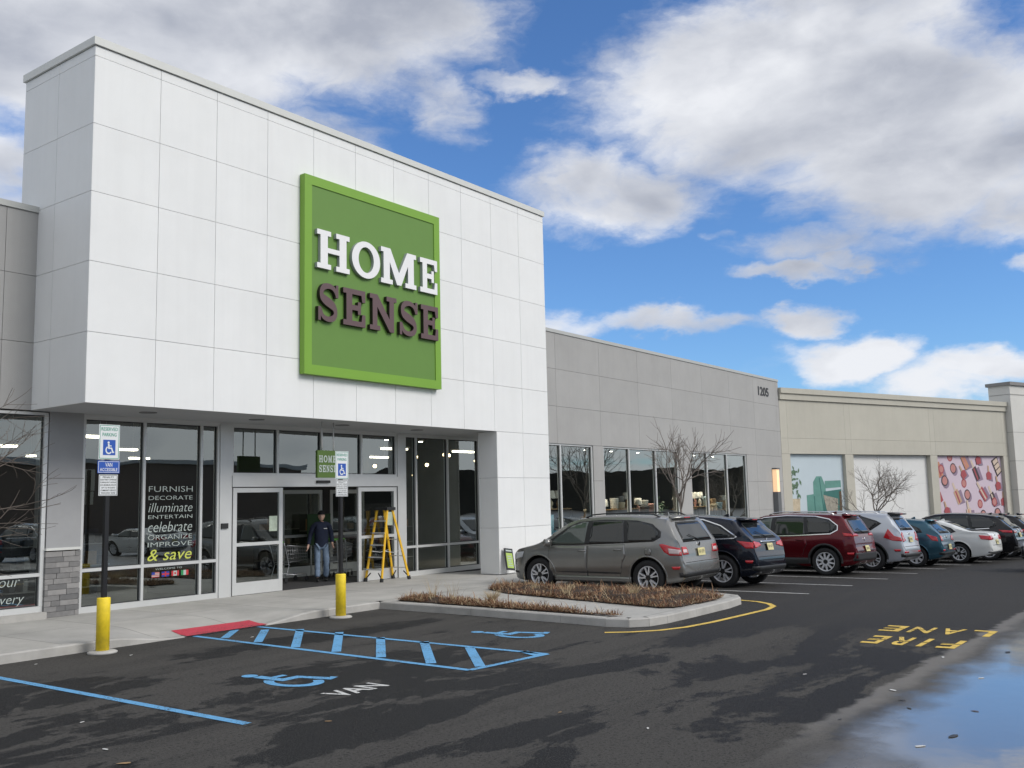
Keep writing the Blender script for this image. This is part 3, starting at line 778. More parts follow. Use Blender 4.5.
# posts and head of the entrance
mb = MB(); mb.box(12.63, 12.93, YS-.09, YS+.09, .13, ZH); mb.box(18.02, 18.30, YS-.09, YS+.09, .13, ZH); mb.box(12.93, 18.02, YS-.12, YS+.12, 2.42, 2.66)
mb.box(9.59, 22.3, YS-.07, YS+.2, ZH, ZB)
mb.build('entrance_frame', ALU, store, bevel=.006)
mb = MB(); mb.box(12.66, 12.82, YS-.13, YS-.09, 1.55, 1.66); mb.build('door_switch', PLAST, store, bevel=.006)
mb = MB(); mb.box(15.25, 15.65, YS-.17, YS-.12, 2.50, 2.56); mb.build('door_sensor', PLAST, store, bevel=.006)
def door(x0, x1, yy, name='sliding_door', par=store, glass=DGLASS, stick=True):
    D_ = thing(name, None, None, (x0, yy, .13)); D_.parent = par; D_.location -= wloc(par)
    mb = MB(); w = .10; mb.box(x0, x0+w, yy-.03, yy+.03, .14, 2.40); mb.box(x1-w, x1, yy-.03, yy+.03, .14, 2.40)
    mb.box(x0+w, x1-w, yy-.028, yy+.028, .14, .40); mb.box(x0+w, x1-w, yy-.028, yy+.028, 1.16, 1.23); mb.box(x0+w, x1-w, yy-.028, yy+.028, 2.30, 2.40)
    mb.build('frame', ALU, D_, bevel=.005)
    for c, d in ((.40, 1.16), (1.23, 2.30)):
        g = MB(); g.face([(x0+w, yy, c), (x1-w, yy, c), (x1-w, yy, d), (x0+w, yy, d)]); g.build('pane', glass, D_, recalc=False)
    if stick:
        g = MB(); g.box(x1-w-.26, x1-w-.04, yy-.012, yy-.008, 1.45, 1.78); g.build('paper_notice', M('notice_paper', (.45, .52, .42), .6, var=.2, vs=8), D_)
    return D_
door(12.97, 14.31, YS-.05); door(16.64, 17.98, YS-.05)
# vestibule inner line
door(16.62, 18.02, 19.9, 'inner_door', stick=False)
door(18.3, 19.6, 19.9, 'inner_door', stick=False)
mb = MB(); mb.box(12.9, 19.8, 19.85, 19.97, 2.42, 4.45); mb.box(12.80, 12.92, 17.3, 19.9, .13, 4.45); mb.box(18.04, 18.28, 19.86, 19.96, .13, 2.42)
mb.build('vestibule_wall', INTW, store)
mb = MB(); mb.box(13.0, 17.95, 17.16, 19.8, ZS, ZS+.012); mb.build('entrance_mat', MATM, store)
# interior lamps, visible through the glass
FIX = [(x, y) for x in (1.5, 4.8, 8.1, 11.4, 14.7, 18.0, 21.3, 24.6) for y in (20.3, 24.3, 28.3)]
fx = None
ROWN = ['nearest the glass', 'second from the glass', 'deepest inside', 'x']; COLN = ['first', 'second', 'third', 'fourth', 'fifth', 'sixth', 'seventh', 'eighth']
for fi, (x, y) in enumerate(FIX):
    o = thing('ceiling_light', 'strip lamp under the dark ceiling inside the store behind the glass', 'ceiling light', (x, y, 4.2), 'strip lamps on the store ceiling') if fx is None else copy_tree(fx)
    if fx is None:
        fx = o
        mb = MB(); mb.box(-.5, .5, -.09, .09, .0, .05); mb.build('diffuser', LAMP, o, world=False)
        mb = MB(); mb.box(-.57, .57, -.11, .11, .052, .10); mb.tube([(-.4, 0, .1), (-.4, 0, .84)], .006, 5); mb.tube([(.4, 0, .1), (.4, 0, .84)], .006, 5); mb.build('housing', ALU, o, world=False)
    o.location = (x, y, 3.6 if y > 20 else 3.5); o['label'] = f'strip lamp in the row {ROWN[fi % 3]}, {COLN[fi//3]} from the left'
sx = None
for si, x in enumerate((19.2, 20.6, 24.0, 26.3, 29.4, 31.2, 33.2, 36.2, 38.1, 40.0)):
    if sx is None:
        sx = o = thing('spot_light', 'round white spot lamp near the ceiling behind the window glass', 'spot light', (x, 18.6, 3.75), 'spot lamps behind the shop windows')
        mb = MB(); mb.lathe([(.055, 0), (.055, .01)], n=14); mb.build('lens', SPOT, o, world=False)
        mb = MB(); mb.lathe([(.075, .012), (.085, .15), (.03, .2), (.01, .7)], n=14); mb.build('housing', BLK, o, world=False)
    else: o = copy_tree(sx)
    o.location = (x, 18.6, 3.72); o['label'] = f'white spot lamp behind the glass, {(COLN+["ninth", "tenth"])[si]} from the left'
    if si >= 2 and si % 2 == 0 or si in (7,):
        ll = bpy.data.lights.new('spot_beam', 'SPOT'); ll.energy = 600; ll.spot_size = R(95); ll.spot_blend = .8; ll.shadow_soft_size = .05; ll.color = (1, .88, .70)
        lo_ = bpy.data.objects.new('spot_beam', ll); COL.objects.link(lo_); lo_.parent = o; lo_.location = (0, 0, -.03)

# ------------------------------------------------------------------ the big wall sign
sign = thing('wall_sign', 'big square green sign reading HOME SENSE in white and brown letters on the tower', 'sign', (15.25, 15.2, 4.68))
SX0, SX1, SZ0, SZ1, SY = 13.16, 17.44, 4.68, 8.92, 15.05
mb = MB(); mb.box(SX0+.05, SX1-.05, SY+.02, 15.205, SZ0+.05, SZ1-.05); mb.build('face', SIGNG, sign)
mb = MB(); b = .20
mb.box(SX0, SX1, SY+.0, 15.2, SZ1-b, SZ1); mb.box(SX0, SX1, SY+.0, 15.2, SZ0, SZ0+b); mb.box(SX0, SX0+b, SY+.001, 15.2, SZ0+b, SZ1-b); mb.box(SX1-b, SX1, SY+.001, 15.2, SZ0+b, SZ1-b)
mb.build('border', SIGNB, sign, bevel=.006)
# slab serif outlines in a unit box
def mirror(pts): return [(1-x, y) for x, y in pts][::-1]
def L_H():
    s, w, q = .13, .20, .10   # serif thickness, stem, inset
    return [[(0, 0), (.42, 0), (.42, s), (.42-q, s), (.42-q, .43), (.58+q, .43), (.58+q, s), (.58, s), (.58, 0), (1, 0), (1, s), (1-q, s), (1-q, 1-s), (1, 1-s), (1, 1), (.58, 1), (.58, 1-s), (.58+q, 1-s), (.58+q, .56), (.42-q, .56), (.42-q, 1-s), (.42, 1-s), (.42, 1), (0, 1), (0, 1-s), (q, 1-s), (q, s), (0, s)]]
def L_O():
    o = [(.5+.5*math.cos(a), .5+.5*math.sin(a)*1.0) for a in [2*math.pi*k/40 for k in range(40)]]
    i = [(.5+.27*math.cos(a), .5+.35*math.sin(a)) for a in [2*math.pi*k/40 for k in range(40)]]
    return [o, i]
def L_M():
    s = .13
    return [[(0, 0), (.32, 0), (.32, s), (.24, s), (.24, .62), (.44, .0+.02), (.56, .02), (.76, .62), (.76, s), (.68, s), (.68, 0), (1, 0), (1, s), (.93, s), (.93, 1-s), (1, 1-s), (1, 1), (.74, 1), (.5, .36), (.26, 1), (0, 1), (0, 1-s), (.07, 1-s), (.07, s), (0, s)]]
def L_E():
    s = .14
    return [[(0, 0), (1, 0), (1, .34), (.86, .34), (.82, s), (.40, s), (.40, .43), (.66, .43), (.66, .33), (.80, .33), (.80, .67), (.66, .67), (.66, .57), (.40, .57), (.40, 1-s), (.82, 1-s), (.86, .68), (1, .68), (1, 1), (0, 1), (0, 1-s), (.14, 1-s), (.14, s), (0, s)]]
def L_N():
    s = .13
    return [[(0, 0), (.38, 0), (.38, s), (.27, s), (.27, .66), (.74, 0), (.90, 0), (.90, 1-s), (1, 1-s), (1, 1), (.62, 1), (.62, 1-s), (.73, 1-s), (.73, .36), (.28, 1), (0, 1), (0, 1-s), (.10, 1-s), (.10, s), (0, s)]]
def L_S():
    c = [(.93, .70), (.84, .84), (.68, .92), (.48, .935), (.28, .89), (.17, .77), (.20, .63), (.36, .55), (.62, .47), (.80, .38), (.86, .24), (.78, .12), (.60, .065), (.40, .065), (.22, .13), (.10, .30)]
    pts = []
    n = len(c)
    for i in range(n-1):      # Catmull-Rom
        p0, p1, p2, p3 = [Vector(c[max(0, min(n-1, i+k))]) for k in (-1, 0, 1, 2)]
        for k in range(5):
            t_ = k/5; pts.append(.5*((2*p1)+(-p0+p2)*t_+(2*p0-5*p1+4*p2-p3)*t_*t_+(-p0+3*p1-3*p2+p3)*t_**3))
    pts.append(Vector(c[-1]))
    m_ = len(pts); ws = []
    for i in range(m_):
        f = i/(m_-1); w = .13+.12*math.exp(-((f-.5)/.14)**2)+.03*math.exp(-((f-.27)/.08)**2)+.03*math.exp(-((f-.73)/.08)**2)
        ws.append(w)
    body = stroke2d(pts, ws)
    return [body, [(.86, .66), (1.0, .66), (1.0, 1.0), (.88, 1.0)], [(0, .0), (.12, .0), (.14, .36), (0, .36)]]
GL = dict(H=L_H, O=L_O, M=L_M, E=L_E, N=L_N, S=L_S)
def letter(mb, ch, x0, x1, z0, z1, y0, y1):
    """extruded letter, front at y0, back at y1 (material 0 front, 1 returns)"""
    outl = GL[ch]()
    P = lambda p, y: (x0+p[0]*(x1-x0), y, z0+p[1]*(z1-z0))
    if ch == 'O':
        o, i = outl; n = len(o)
        rings = [[mb.bm.verts.new(P(p, y)) for p in q] for q in (o, i) for y in (y0, y1)]
        for k in range(n):
            k2 = (k+1) % n
            for mi, a, b_ in ((0, rings[0], rings[2]), (1, rings[1], rings[3]), (1, rings[0], rings[1]), (1, rings[2], rings[3])):
                f = mb.bm.faces.new((a[k], a[k2], b_[k2], b_[k])); f.material_index = mi
        return
    for q, poly in enumerate(outl):
        dy = -.0015*q
        if ch == 'S' and q == 0:
            n = len(poly)//2
            a = [mb.bm.verts.new(P(p, y0)) for p in poly[:n]]; b_ = [mb.bm.verts.new(P(p, y0)) for p in poly[n:][::-1]]
            a2 = [mb.bm.verts.new(P(p, y1)) for p in poly[:n]]; b2 = [mb.bm.verts.new(P(p, y1)) for p in poly[n:][::-1]]
            for i in range(n-1):
                f = mb.bm.faces.new((a[i], a[i+1], b_[i+1], b_[i])); f.material_index = 0
                for r1, r2 in ((a, a2), (b_, b2), (a2, b2)):
                    f = mb.bm.faces.new((r1[i], r1[i+1], r2[i+1], r2[i])); f.material_index = 1
            for i in (0, n-1):
                f = mb.bm.faces.new((a[i], b_[i], b2[i], a2[i])); f.material_index = 1
        else:
            A_ = [mb.bm.verts.new(P(p, y0+dy)) for p in poly]; B_ = [mb.bm.verts.new(P(p, y1)) for p in poly]; n = len(poly)
            f = mb.bm.faces.new(A_); f.material_index = 0; f = mb.bm.faces.new(B_[::-1]); f.material_index = 1
            for i in range(n):
                f = mb.bm.faces.new((A_[i], A_[(i+1) % n], B_[(i+1) % n], B_[i])); f.material_index = 1
for ch, a, b_ in (('H', 13.45, 14.38), ('O', 14.45, 15.32), ('M', 15.35, 16.52), ('E', 16.66, 17.27)):
    mb = MB(); letter(mb, ch, a, b_, 6.95, 7.78, SY-.06, SY+.02); mb.build('letter', [LETW, LETWS], sign)
for ch, a, b_ in (('S', 13.47, 14.04), ('E', 14.18, 14.84), ('N', 14.98, 15.83), ('S', 15.93, 16.54), ('E', 16.66, 17.27)):
    mb = MB(); letter(mb, ch, a, b_, 5.83, 6.64, SY-.07, SY+.02); mb.build('letter', [LETB, LETBS], sign)
# small hanging sign over the door
hs_ = thing('hanging_sign', 'small green HOME SENSE blade sign hung from the soffit over the doors', 'sign', (14.5, 15.8, 2.58))
mb = MB(); mb.box(14.17, 14.78, 15.78, 15.84, 2.58, 3.17); mb.build('board', M('blade_sign_green', (.075, .14, .022), .5), hs_, bevel=.004)
mb = MB(); mb.tube([(14.32, 15.81, 3.17), (14.32, 15.81, ZB)], .014, 8); mb.tube([(14.66, 15.81, 3.17), (14.66, 15.81, ZB)], .014, 8); mb.build('hanger', ALU, hs_)
mb = MB()
for w_, z0 in (('HOME', 2.91), ('SENSE', 2.70)):
    n = len(w_)
    for i, ch in enumerate(w_):
        a = 14.21+i*.53/n; letter(mb, ch, a, a+.53/n*.82, z0, z0+.15, 15.772, 15.782)
mb.build('lettering', [VINW, VINW], hs_)
# house number
mb = MB()
put_text(mb, '1205', lambda u, v: (42.55+u*1.25, YR-.02, 6.58+v*.42), offset=.02)
g = bmesh.ops.extrude_face_region(mb.bm, geom=list(mb.bm.faces)); bmesh.ops.translate(mb.bm, verts=[v for v in g['geom'] if isinstance(v, bmesh.types.BMVert)], vec=(0, .019, 0))
tag(mb.build('address_number', M('number_dark', (.03, .03, .032), .5, var=0)), 'dark address number 1205 high on the end of the grey wing', 'number')
# wall sconce
sc_ = thing('wall_sconce', 'tall lit wall lamp glowing warm at the end of the grey wing', 'wall lamp', (44.0, 17.3, 1.1))
mb = MB(); mb.box(43.70, 44.10, 17.12, 17.355, 1.05, 2.10); mb.build('lower_housing', M('sconce_grey', (.13, .135, .14), .5), sc_, bevel=.01)
mb = MB(); mb.box(43.74, 44.06, 17.15, 17.355, 2.101, 3.15); mb.build('lamp_shade', SCONCE, sc_)
mb = MB(); mb.box(43.70, 44.10, 17.12, 17.355, 3.151, 3.22); mb.build('cap', M('sconce_cap', (.13, .135, .14), .5), sc_, bevel=.01)
# vinyl words on the window
def vinyl(words, yy, name, label, mats):
    mb = MB()
    for w_, x0, x1, z0, z1, sh, mi in words:
        mb.mi = mi
        put_text(mb, w_, lambda u, v: (x0+u*(x1-x0), yy, z0+v*(z1-z0)), shear=sh, res=3, offset=-.012 if mi == 0 else 0)
    return tag(mb.build(name, mats), label, 'lettering')
x0, x1 = 11.02, 12.02
vinyl([('FURNISH', x0, x1, 2.33, 2.44, 0, 0), ('DECORATE', x0, x1, 2.17, 2.25, 0, 0), ('illuminate', x0, x1, 1.93, 2.11, .25, 0), ('ENTERTAIN', x0, x1, 1.80, 1.87, 0, 0),
       ('celebrate', x0, x1, 1.54, 1.74, .25, 0), ('ORGANIZE', x0, x1, 1.39, 1.48, 0, 0), ('IMPROVE', x0, x1, 1.25, 1.34, 0, 0), ('& save', x0, x1, .98, 1.20, .25, 1)],
      YS-.008, 'window_lettering', 'white vinyl word list ending in lime & save on the entrance window', [VINW, VINY])
mb = MB()
put_text(mb, 'WELCOME TO', lambda u, v: (11.2+u*.6, YS-.008, .80+v*.035))
fl = [(.5, .03, .04), (.02, .04, .30), (.65, .65, .65), (.02, .25, .08)]
fm = [M('flag_red', fl[0], .6, var=0), M('flag_blue', fl[1], .6, var=0), VINW, M('flag_green', fl[3], .6, var=0)]
def rect(mb, a, b_, c, d, mi, dy=0):
    mb.mi = mi; mb.face([(a, YS-.008-dy, c), (b_, YS-.008-dy, c), (b_, YS-.008-dy, d), (a, YS-.008-dy, d)])
for i in range(4):
    a = 11.12+i*.22; rect(mb, a, a+.17, .66, .76, 3 if False else 2)
    if i == 0:
        for k in range(4): rect(mb, a, a+.17, .66+k*.028, .673+k*.028, 1, .001)
        rect(mb, a, a+.07, .71, .76, 4, .002)
    if i == 1:
        rect(mb, a, a+.17, .66, .76, 4, .001); rect(mb, a, a+.17, .695, .725, 1, .002); rect(mb, a+.07, a+.10, .66, .695, 1, .002); rect(mb, a+.07, a+.10, .725, .76, 1, .002)
    if i == 2: rect(mb, a, a+.045, .66, .76, 1, .001); rect(mb, a+.125, a+.17, .66, .76, 1, .001); rect(mb, a+.065, a+.105, .69, .73, 1, .001)
    if i == 3: rect(mb, a, a+.055, .66, .76, 3, .001); rect(mb, a+.115, a+.17, .66, .76, 1, .001)
tag(mb.build('flag_decals', [VINW, fm[0], fm[2], fm[3], fm[1]], recalc=False), 'row of four small national flag decals on the low entrance window pane', 'decal')
vinyl([('your', 8.02, 8.52, .66, .83, .25, 0)], YL+.092, 'window_lettering', 'upper white italic vinyl word on the low pane of the left wing window', [VINW])
vinyl([('delivery', 7.85, 8.60, .38, .58, .25, 0)], YL+.092, 'window_lettering', 'lower white italic vinyl word on the low pane of the left wing window', [VINW])

# ------------------------------------------------------------------ beige store and its neighbour
BA = R(-20); bo = Vector((45.05, 17.36, 0))
bd = Vector((math.cos(BA), math.sin(BA), 0)); bn = Vector((math.sin(BA), -math.cos(BA), 0))   # bn points out to the lot
def BP(s, z, d=0): 
    p = bo+bd*s+bn*d; return (p.x, p.y, z)
k_ = .851
bei = thing('beige_store', 'beige stucco store front with three large window bays and a cornice', 'building', (45.05, 17.36, -1))
ZT = 7.12
bays = [(.60, 4.72), (5.36, 11.95), (12.6, 19.16)]
LEN = 19.78; ZWN = 3.92
mb = MB(); f3 = lambda u, v, d: BP(u, v, d)
mb.mi = 1
mb.prism([(0, 3.94), (LEN, 3.94), (LEN, ZT-.6), (0, ZT-.6)], f3, -.4, -.03)
mb.mi = 0
edges = [0, bays[0][0]-.05, bays[0][1]+.05, bays[1][0]-.05, bays[1][1]+.05, bays[2][0]-.05, bays[2][1]+.05, LEN]
edges = [0, .5, 4.82, 5.26, 12.05, 12.5, 19.26, LEN]
panels(mb, edges, [ZWN, 4.68, 6.55], lambda u, v, d: BP(u, v, d-.03), .04)
e0 = 0
for a, b_ in bays+[(LEN, LEN)]:
    mb.prism([(e0, -2), (a, -2), (a, ZWN-.006), (e0, ZWN-.006)], f3, -.4, .01); e0 = b_
mb.build('wall', [BEIGE, BEIGE_LINE], bei)
mb = MB(); mb.prism([(0, 6.56), (LEN, 6.56), (LEN, 6.86), (0, 6.86)], f3, -.4, .10); mb.prism([(0, 6.862), (LEN, 6.862), (LEN, ZT), (0, ZT)], f3, -.4, .18)
mb.build('cornice', BEIGE, bei, bevel=.01)
mb = MB()
mb.prism([(0, -2), (LEN, -2), (LEN, 6.6), (0, 6.6)], f3, -8, -.45); mb.build('shell', BEIGE, bei)
a, b_ = bays[1]
mb = MB(); panels(mb, [a, (a*2+b_)/3, (a+2*b_)/3, b_], [-1.5, .9, 2.4, ZWN], lambda u, v, d: BP(u, v, d-.28), .03, .006)
mb.build('infill_panel', M('white_infill', (.70, .70, .68), .8, var=.03), bei)
off = thing('white_store', 'pale corner block projecting past the beige store at the right edge', 'building', BP(LEN, -1, 0))
mb = MB(); mb.mi = 0
s0 = LEN+.004
mb.prism([(s0, -2), (s0+22, -2), (s0+22, 8.12), (s0, 8.12)], f3, -.95, .38)
mb.build('wall', [OFFW], off, bevel=.01)
mb = MB(); mb.prism([(s0-.0, 7.55), (s0+22, 7.55), (s0+22, 7.60), (s0-.0, 7.60)], f3, -.9, .40)
for z in (1.9, 3.6, 5.3): mb.prism([(s0-.004, z), (s0+22, z), (s0+22, z+.03), (s0-.004, z+.03)], f3, -.9, .384)
mb.build('reveal_lines', M('offwhite_line', (.35, .345, .32), .9), off)
mb = MB(); mb.prism([(s0-.12, 8.122), (s0+22, 8.122), (s0+22, 8.32), (s0-.12, 8.32)], f3, -1.05, .50); mb.build('parapet_cap', M('cap_dark', (.22, .21, .20), .5), off, bevel=.01)
# posters in the bays
def poster_mb(): return MB()
a, b_ = bays[0]
mb = MB(); D0 = -.18
CH = [False]
def pq(pts, mi, d):
    if CH[0]: pts = [(min(4.71, 4.72-(4.72-u)*1.12), v*1.06+.05) for u, v in pts]
    mb.mi = mi; mb.face([BP(u, v, D0+d) for u, v in pts])
mb.prism([(a, -1.5), (b_, -1.5), (b_, ZWN-.01), (a, ZWN-.01)], lambda u, v, d: BP(u, v, d), D0-.05, D0)
pm = [M('poster_sky_blue', (.50, .58, .62), .6, var=.05, vs=.5), M('poster_teal', (.11, .27, .23), .6, var=.12, vs=3), M('poster_teal_dark', (.035, .15, .13), .6, var=.1), M('poster_pillow', (.30, .28, .23), .7, var=.35, vs=9),
      M('poster_pot', (.50, .42, .30), .7, var=.2, vs=6), M('poster_leaf', (.10, .17, .10), .7, var=.4, vs=9), M('poster_throw', (.30, .55, .55), .6, var=.3, vs=7), M('poster_wood', (.10, .06, .03), .6)]
CH[0] = True
pq([(2.15, -1.2), (2.15, 1.75), (2.9, 1.82), (2.9, -1.2)], 1, .002); pq([(2.62, 1.70), (2.66, -1), (2.72, -1), (2.68, 1.70)], 2, .0045); pq([(3.02, 2.55), (3.2, 1.0), (3.26, 1.0), (3.08, 2.55)], 2, .0048); pq([(2.6, 1.42), (2.62, 2.35), (2.85, 2.62), (3.2, 2.62), (3.42, 2.2), (3.55, 1.0), (3.5, -.5), (2.9, -.5)], 1, .004)
pq([(3.15, .5), (3.30, 1.9), (4.50, 2.0), (4.50, .2)], 2, .006); pq([(3.40, 2.4), (3.42, 2.05), (4.50, 2.1), (4.50, 2.42)], 1, .007)
pq([(3.25, 1.75), (3.5, .75), (4.1, .45), (4.25, 1.55)], 3, .009); pq([(2.4, .75), (2.5, .95), (4.50, .62), (4.50, -.8), (2.4, -.8)], 6, .011); pq([(4.30, .3), (4.35, 1.9), (4.50, 1.9), (4.50, .3)], 7, .012)
CH[0] = False
pq([(.75, 1.75), (1.35, 1.75), (1.25, -.3), (.85, -.3)], 4, .003)
rr = random.Random(3)
for k in range(46):
    cx, cz = .98+rr.gauss(0, .22), 1.8+rr.random()*1.45; s_ = .07+rr.random()*.05; an = rr.random()*6.28
    pq([(cx+s_*math.cos(an+q)*(1.4 if q in (0, math.pi) else .6), cz+s_*math.sin(an+q)*(1.4 if q in (0, math.pi) else .6)) for q in (0, math.pi/2, math.pi, 3*math.pi/2)], 5, .004+k*.0003)
tag(mb.build('wall_poster', pm, recalc=False), 'window poster of a teal armchair and potted plant on pale blue', 'poster')
a, b_ = bays[2]
mb = MB(); mb.prism([(a, -1.5), (b_, -1.5), (b_, ZWN-.01), (a, ZWN-.01)], lambda u, v, d: BP(u, v, d), D0-.05, D0)
cm = [M('poster_lilac', (.60, .50, .57), .6, var=.04, vs=.5), M('poster_rose', (.36, .07, .08), .6), M('poster_dark', (.05, .035, .04), .6), M('poster_peach', (.52, .24, .14), .6), M('poster_pale', (.60, .48, .38), .6), M('poster_shadow', (.26, .19, .26), .7), M('poster_gold', (.52, .34, .22), .5), M('poster_pinkish', (.50, .22, .20), .6)]
zc = [0]
def shp(pts, mi):
    zc[0] += 1; pq(pts, mi, .001+zc[0]*.0004)
def rotp(pts, cx, cz, an, s=1):
    c, s2 = math.cos(R(an)), math.sin(R(an)); return [(min(b_-.01, max(a+.01, cx+.78*s*(x*c-y*s2))), min(ZWN-.03, cz+.78*s*(x*s2+y*c))) for x, y in pts]
def circ(cx, cz, r, n=18):
    r *= .84
    return [(min(b_-.01, max(a+.01, cx+r*math.cos(2*math.pi*k/n))), min(ZWN-.03, cz+r*math.sin(2*math.pi*k/n))) for k in range(n)]
def compact(cx, cz, s=.36):
    shp(circ(cx+.12, cz-.12, s), 5); shp(circ(cx, cz, s), 2); shp(circ(cx, cz, s*.78), 4 if s > .4 else 7); shp(circ(cx-.25, cz+.75*s/.42, s*.85), 1); shp(circ(cx-.25, cz+.75*s/.42, s*.6), 7)
def stick(cx, cz, an, c1=3, c2=4):
    shp(rotp([(-.2, -.75), (.5, -.95), (.55, .1), (-.1, .2)], cx+.1, cz-.05, an), 5)
    shp(rotp([(-.28, -.8), (.28, -.8), (.28, .25), (-.28, .25)], cx, cz, an), c1); shp(rotp([(-.1, -.75), (.06, -.75), (.06, .2), (-.1, .2)], cx, cz, an), c2); shp(rotp([(-.12, .25), (.12, .25), (.1, .85), (-.1, .85)], cx, cz, an), 4)
def bottle(cx, cz, an):
    shp(rotp([(-.15, -.4), (.4, -.5), (.35, .1), (0, .2)], cx+.08, cz, an), 5); shp(rotp([(-.3, -.35), (.3, -.35), (.33, .1), (.1, .25), (-.1, .25), (-.33, .1)], cx, cz, an), 1); shp(rotp([(-.1, .25), (.1, .25), (.08, .7), (-.08, .7)], cx, cz, an), 6)
W_, Z0_, Z1_ = b_-a, .05, ZWN
at2 = lambda u, v: (a+u*W_, Z1_-v*4.25)
compact(*at2(.26, .17)); compact(*at2(.44, .52)); compact(*at2(.66, .80)); stick(*at2(.58, .20), 28, 2, 1); stick(*at2(.28, .50), 28, 6, 1); stick(*at2(.82, .55), 28, 2, 4); stick(*at2(.53, .88), 25, 3, 4)
bottle(*at2(.79, .26), 0); bottle(*at2(.99, .62), 0); stick(*at2(.04, .14), 24, 3, 1)
shp(rotp([(-.35, -.35), (.35, -.35), (.35, .35), (-.35, .35)], *at2(.22, .87), 30), 2); shp(rotp([(-.27, -.27), (.27, -.27), (.27, .27), (-.27, .27)], *at2(.22, .87), 30), 7)
shp(rotp([(-.3, -.35), (.3, -.35), (.3, .35), (-.3, .35)], *at2(.03, .55), 25), 1); shp(rotp([(-.45, -.7), (.45, -.7), (.45, .7), (-.45, .7)], *at2(.93, .14), 28), 2)
for i_ in (-1, 0, 1): shp(rotp([(-.32, -.16+i_*.4), (.32, -.16+i_*.4), (.32, .16+i_*.4), (-.32, .16+i_*.4)], *at2(.93, .14), 28), 4)
compact(*at2(.12, .33)); bottle(*at2(.40, .24), 35); stick(*at2(.66, .48), 40, 1, 4); bottle(*at2(.12, .72), 20); stick(*at2(.44, .75), 10, 4, 3); compact(*at2(.88, .78)); bottle(*at2(.92, .40), 15); stick(*at2(.42, .04), 30, 3, 7); bottle(*at2(.64, .05), 10); shp(circ(*at2(.95, .97), .25), 3)
tag(mb.build('wall_poster', cm, recalc=False), 'lilac window poster scattered with lipsticks, compacts and small make-up bottles', 'poster')
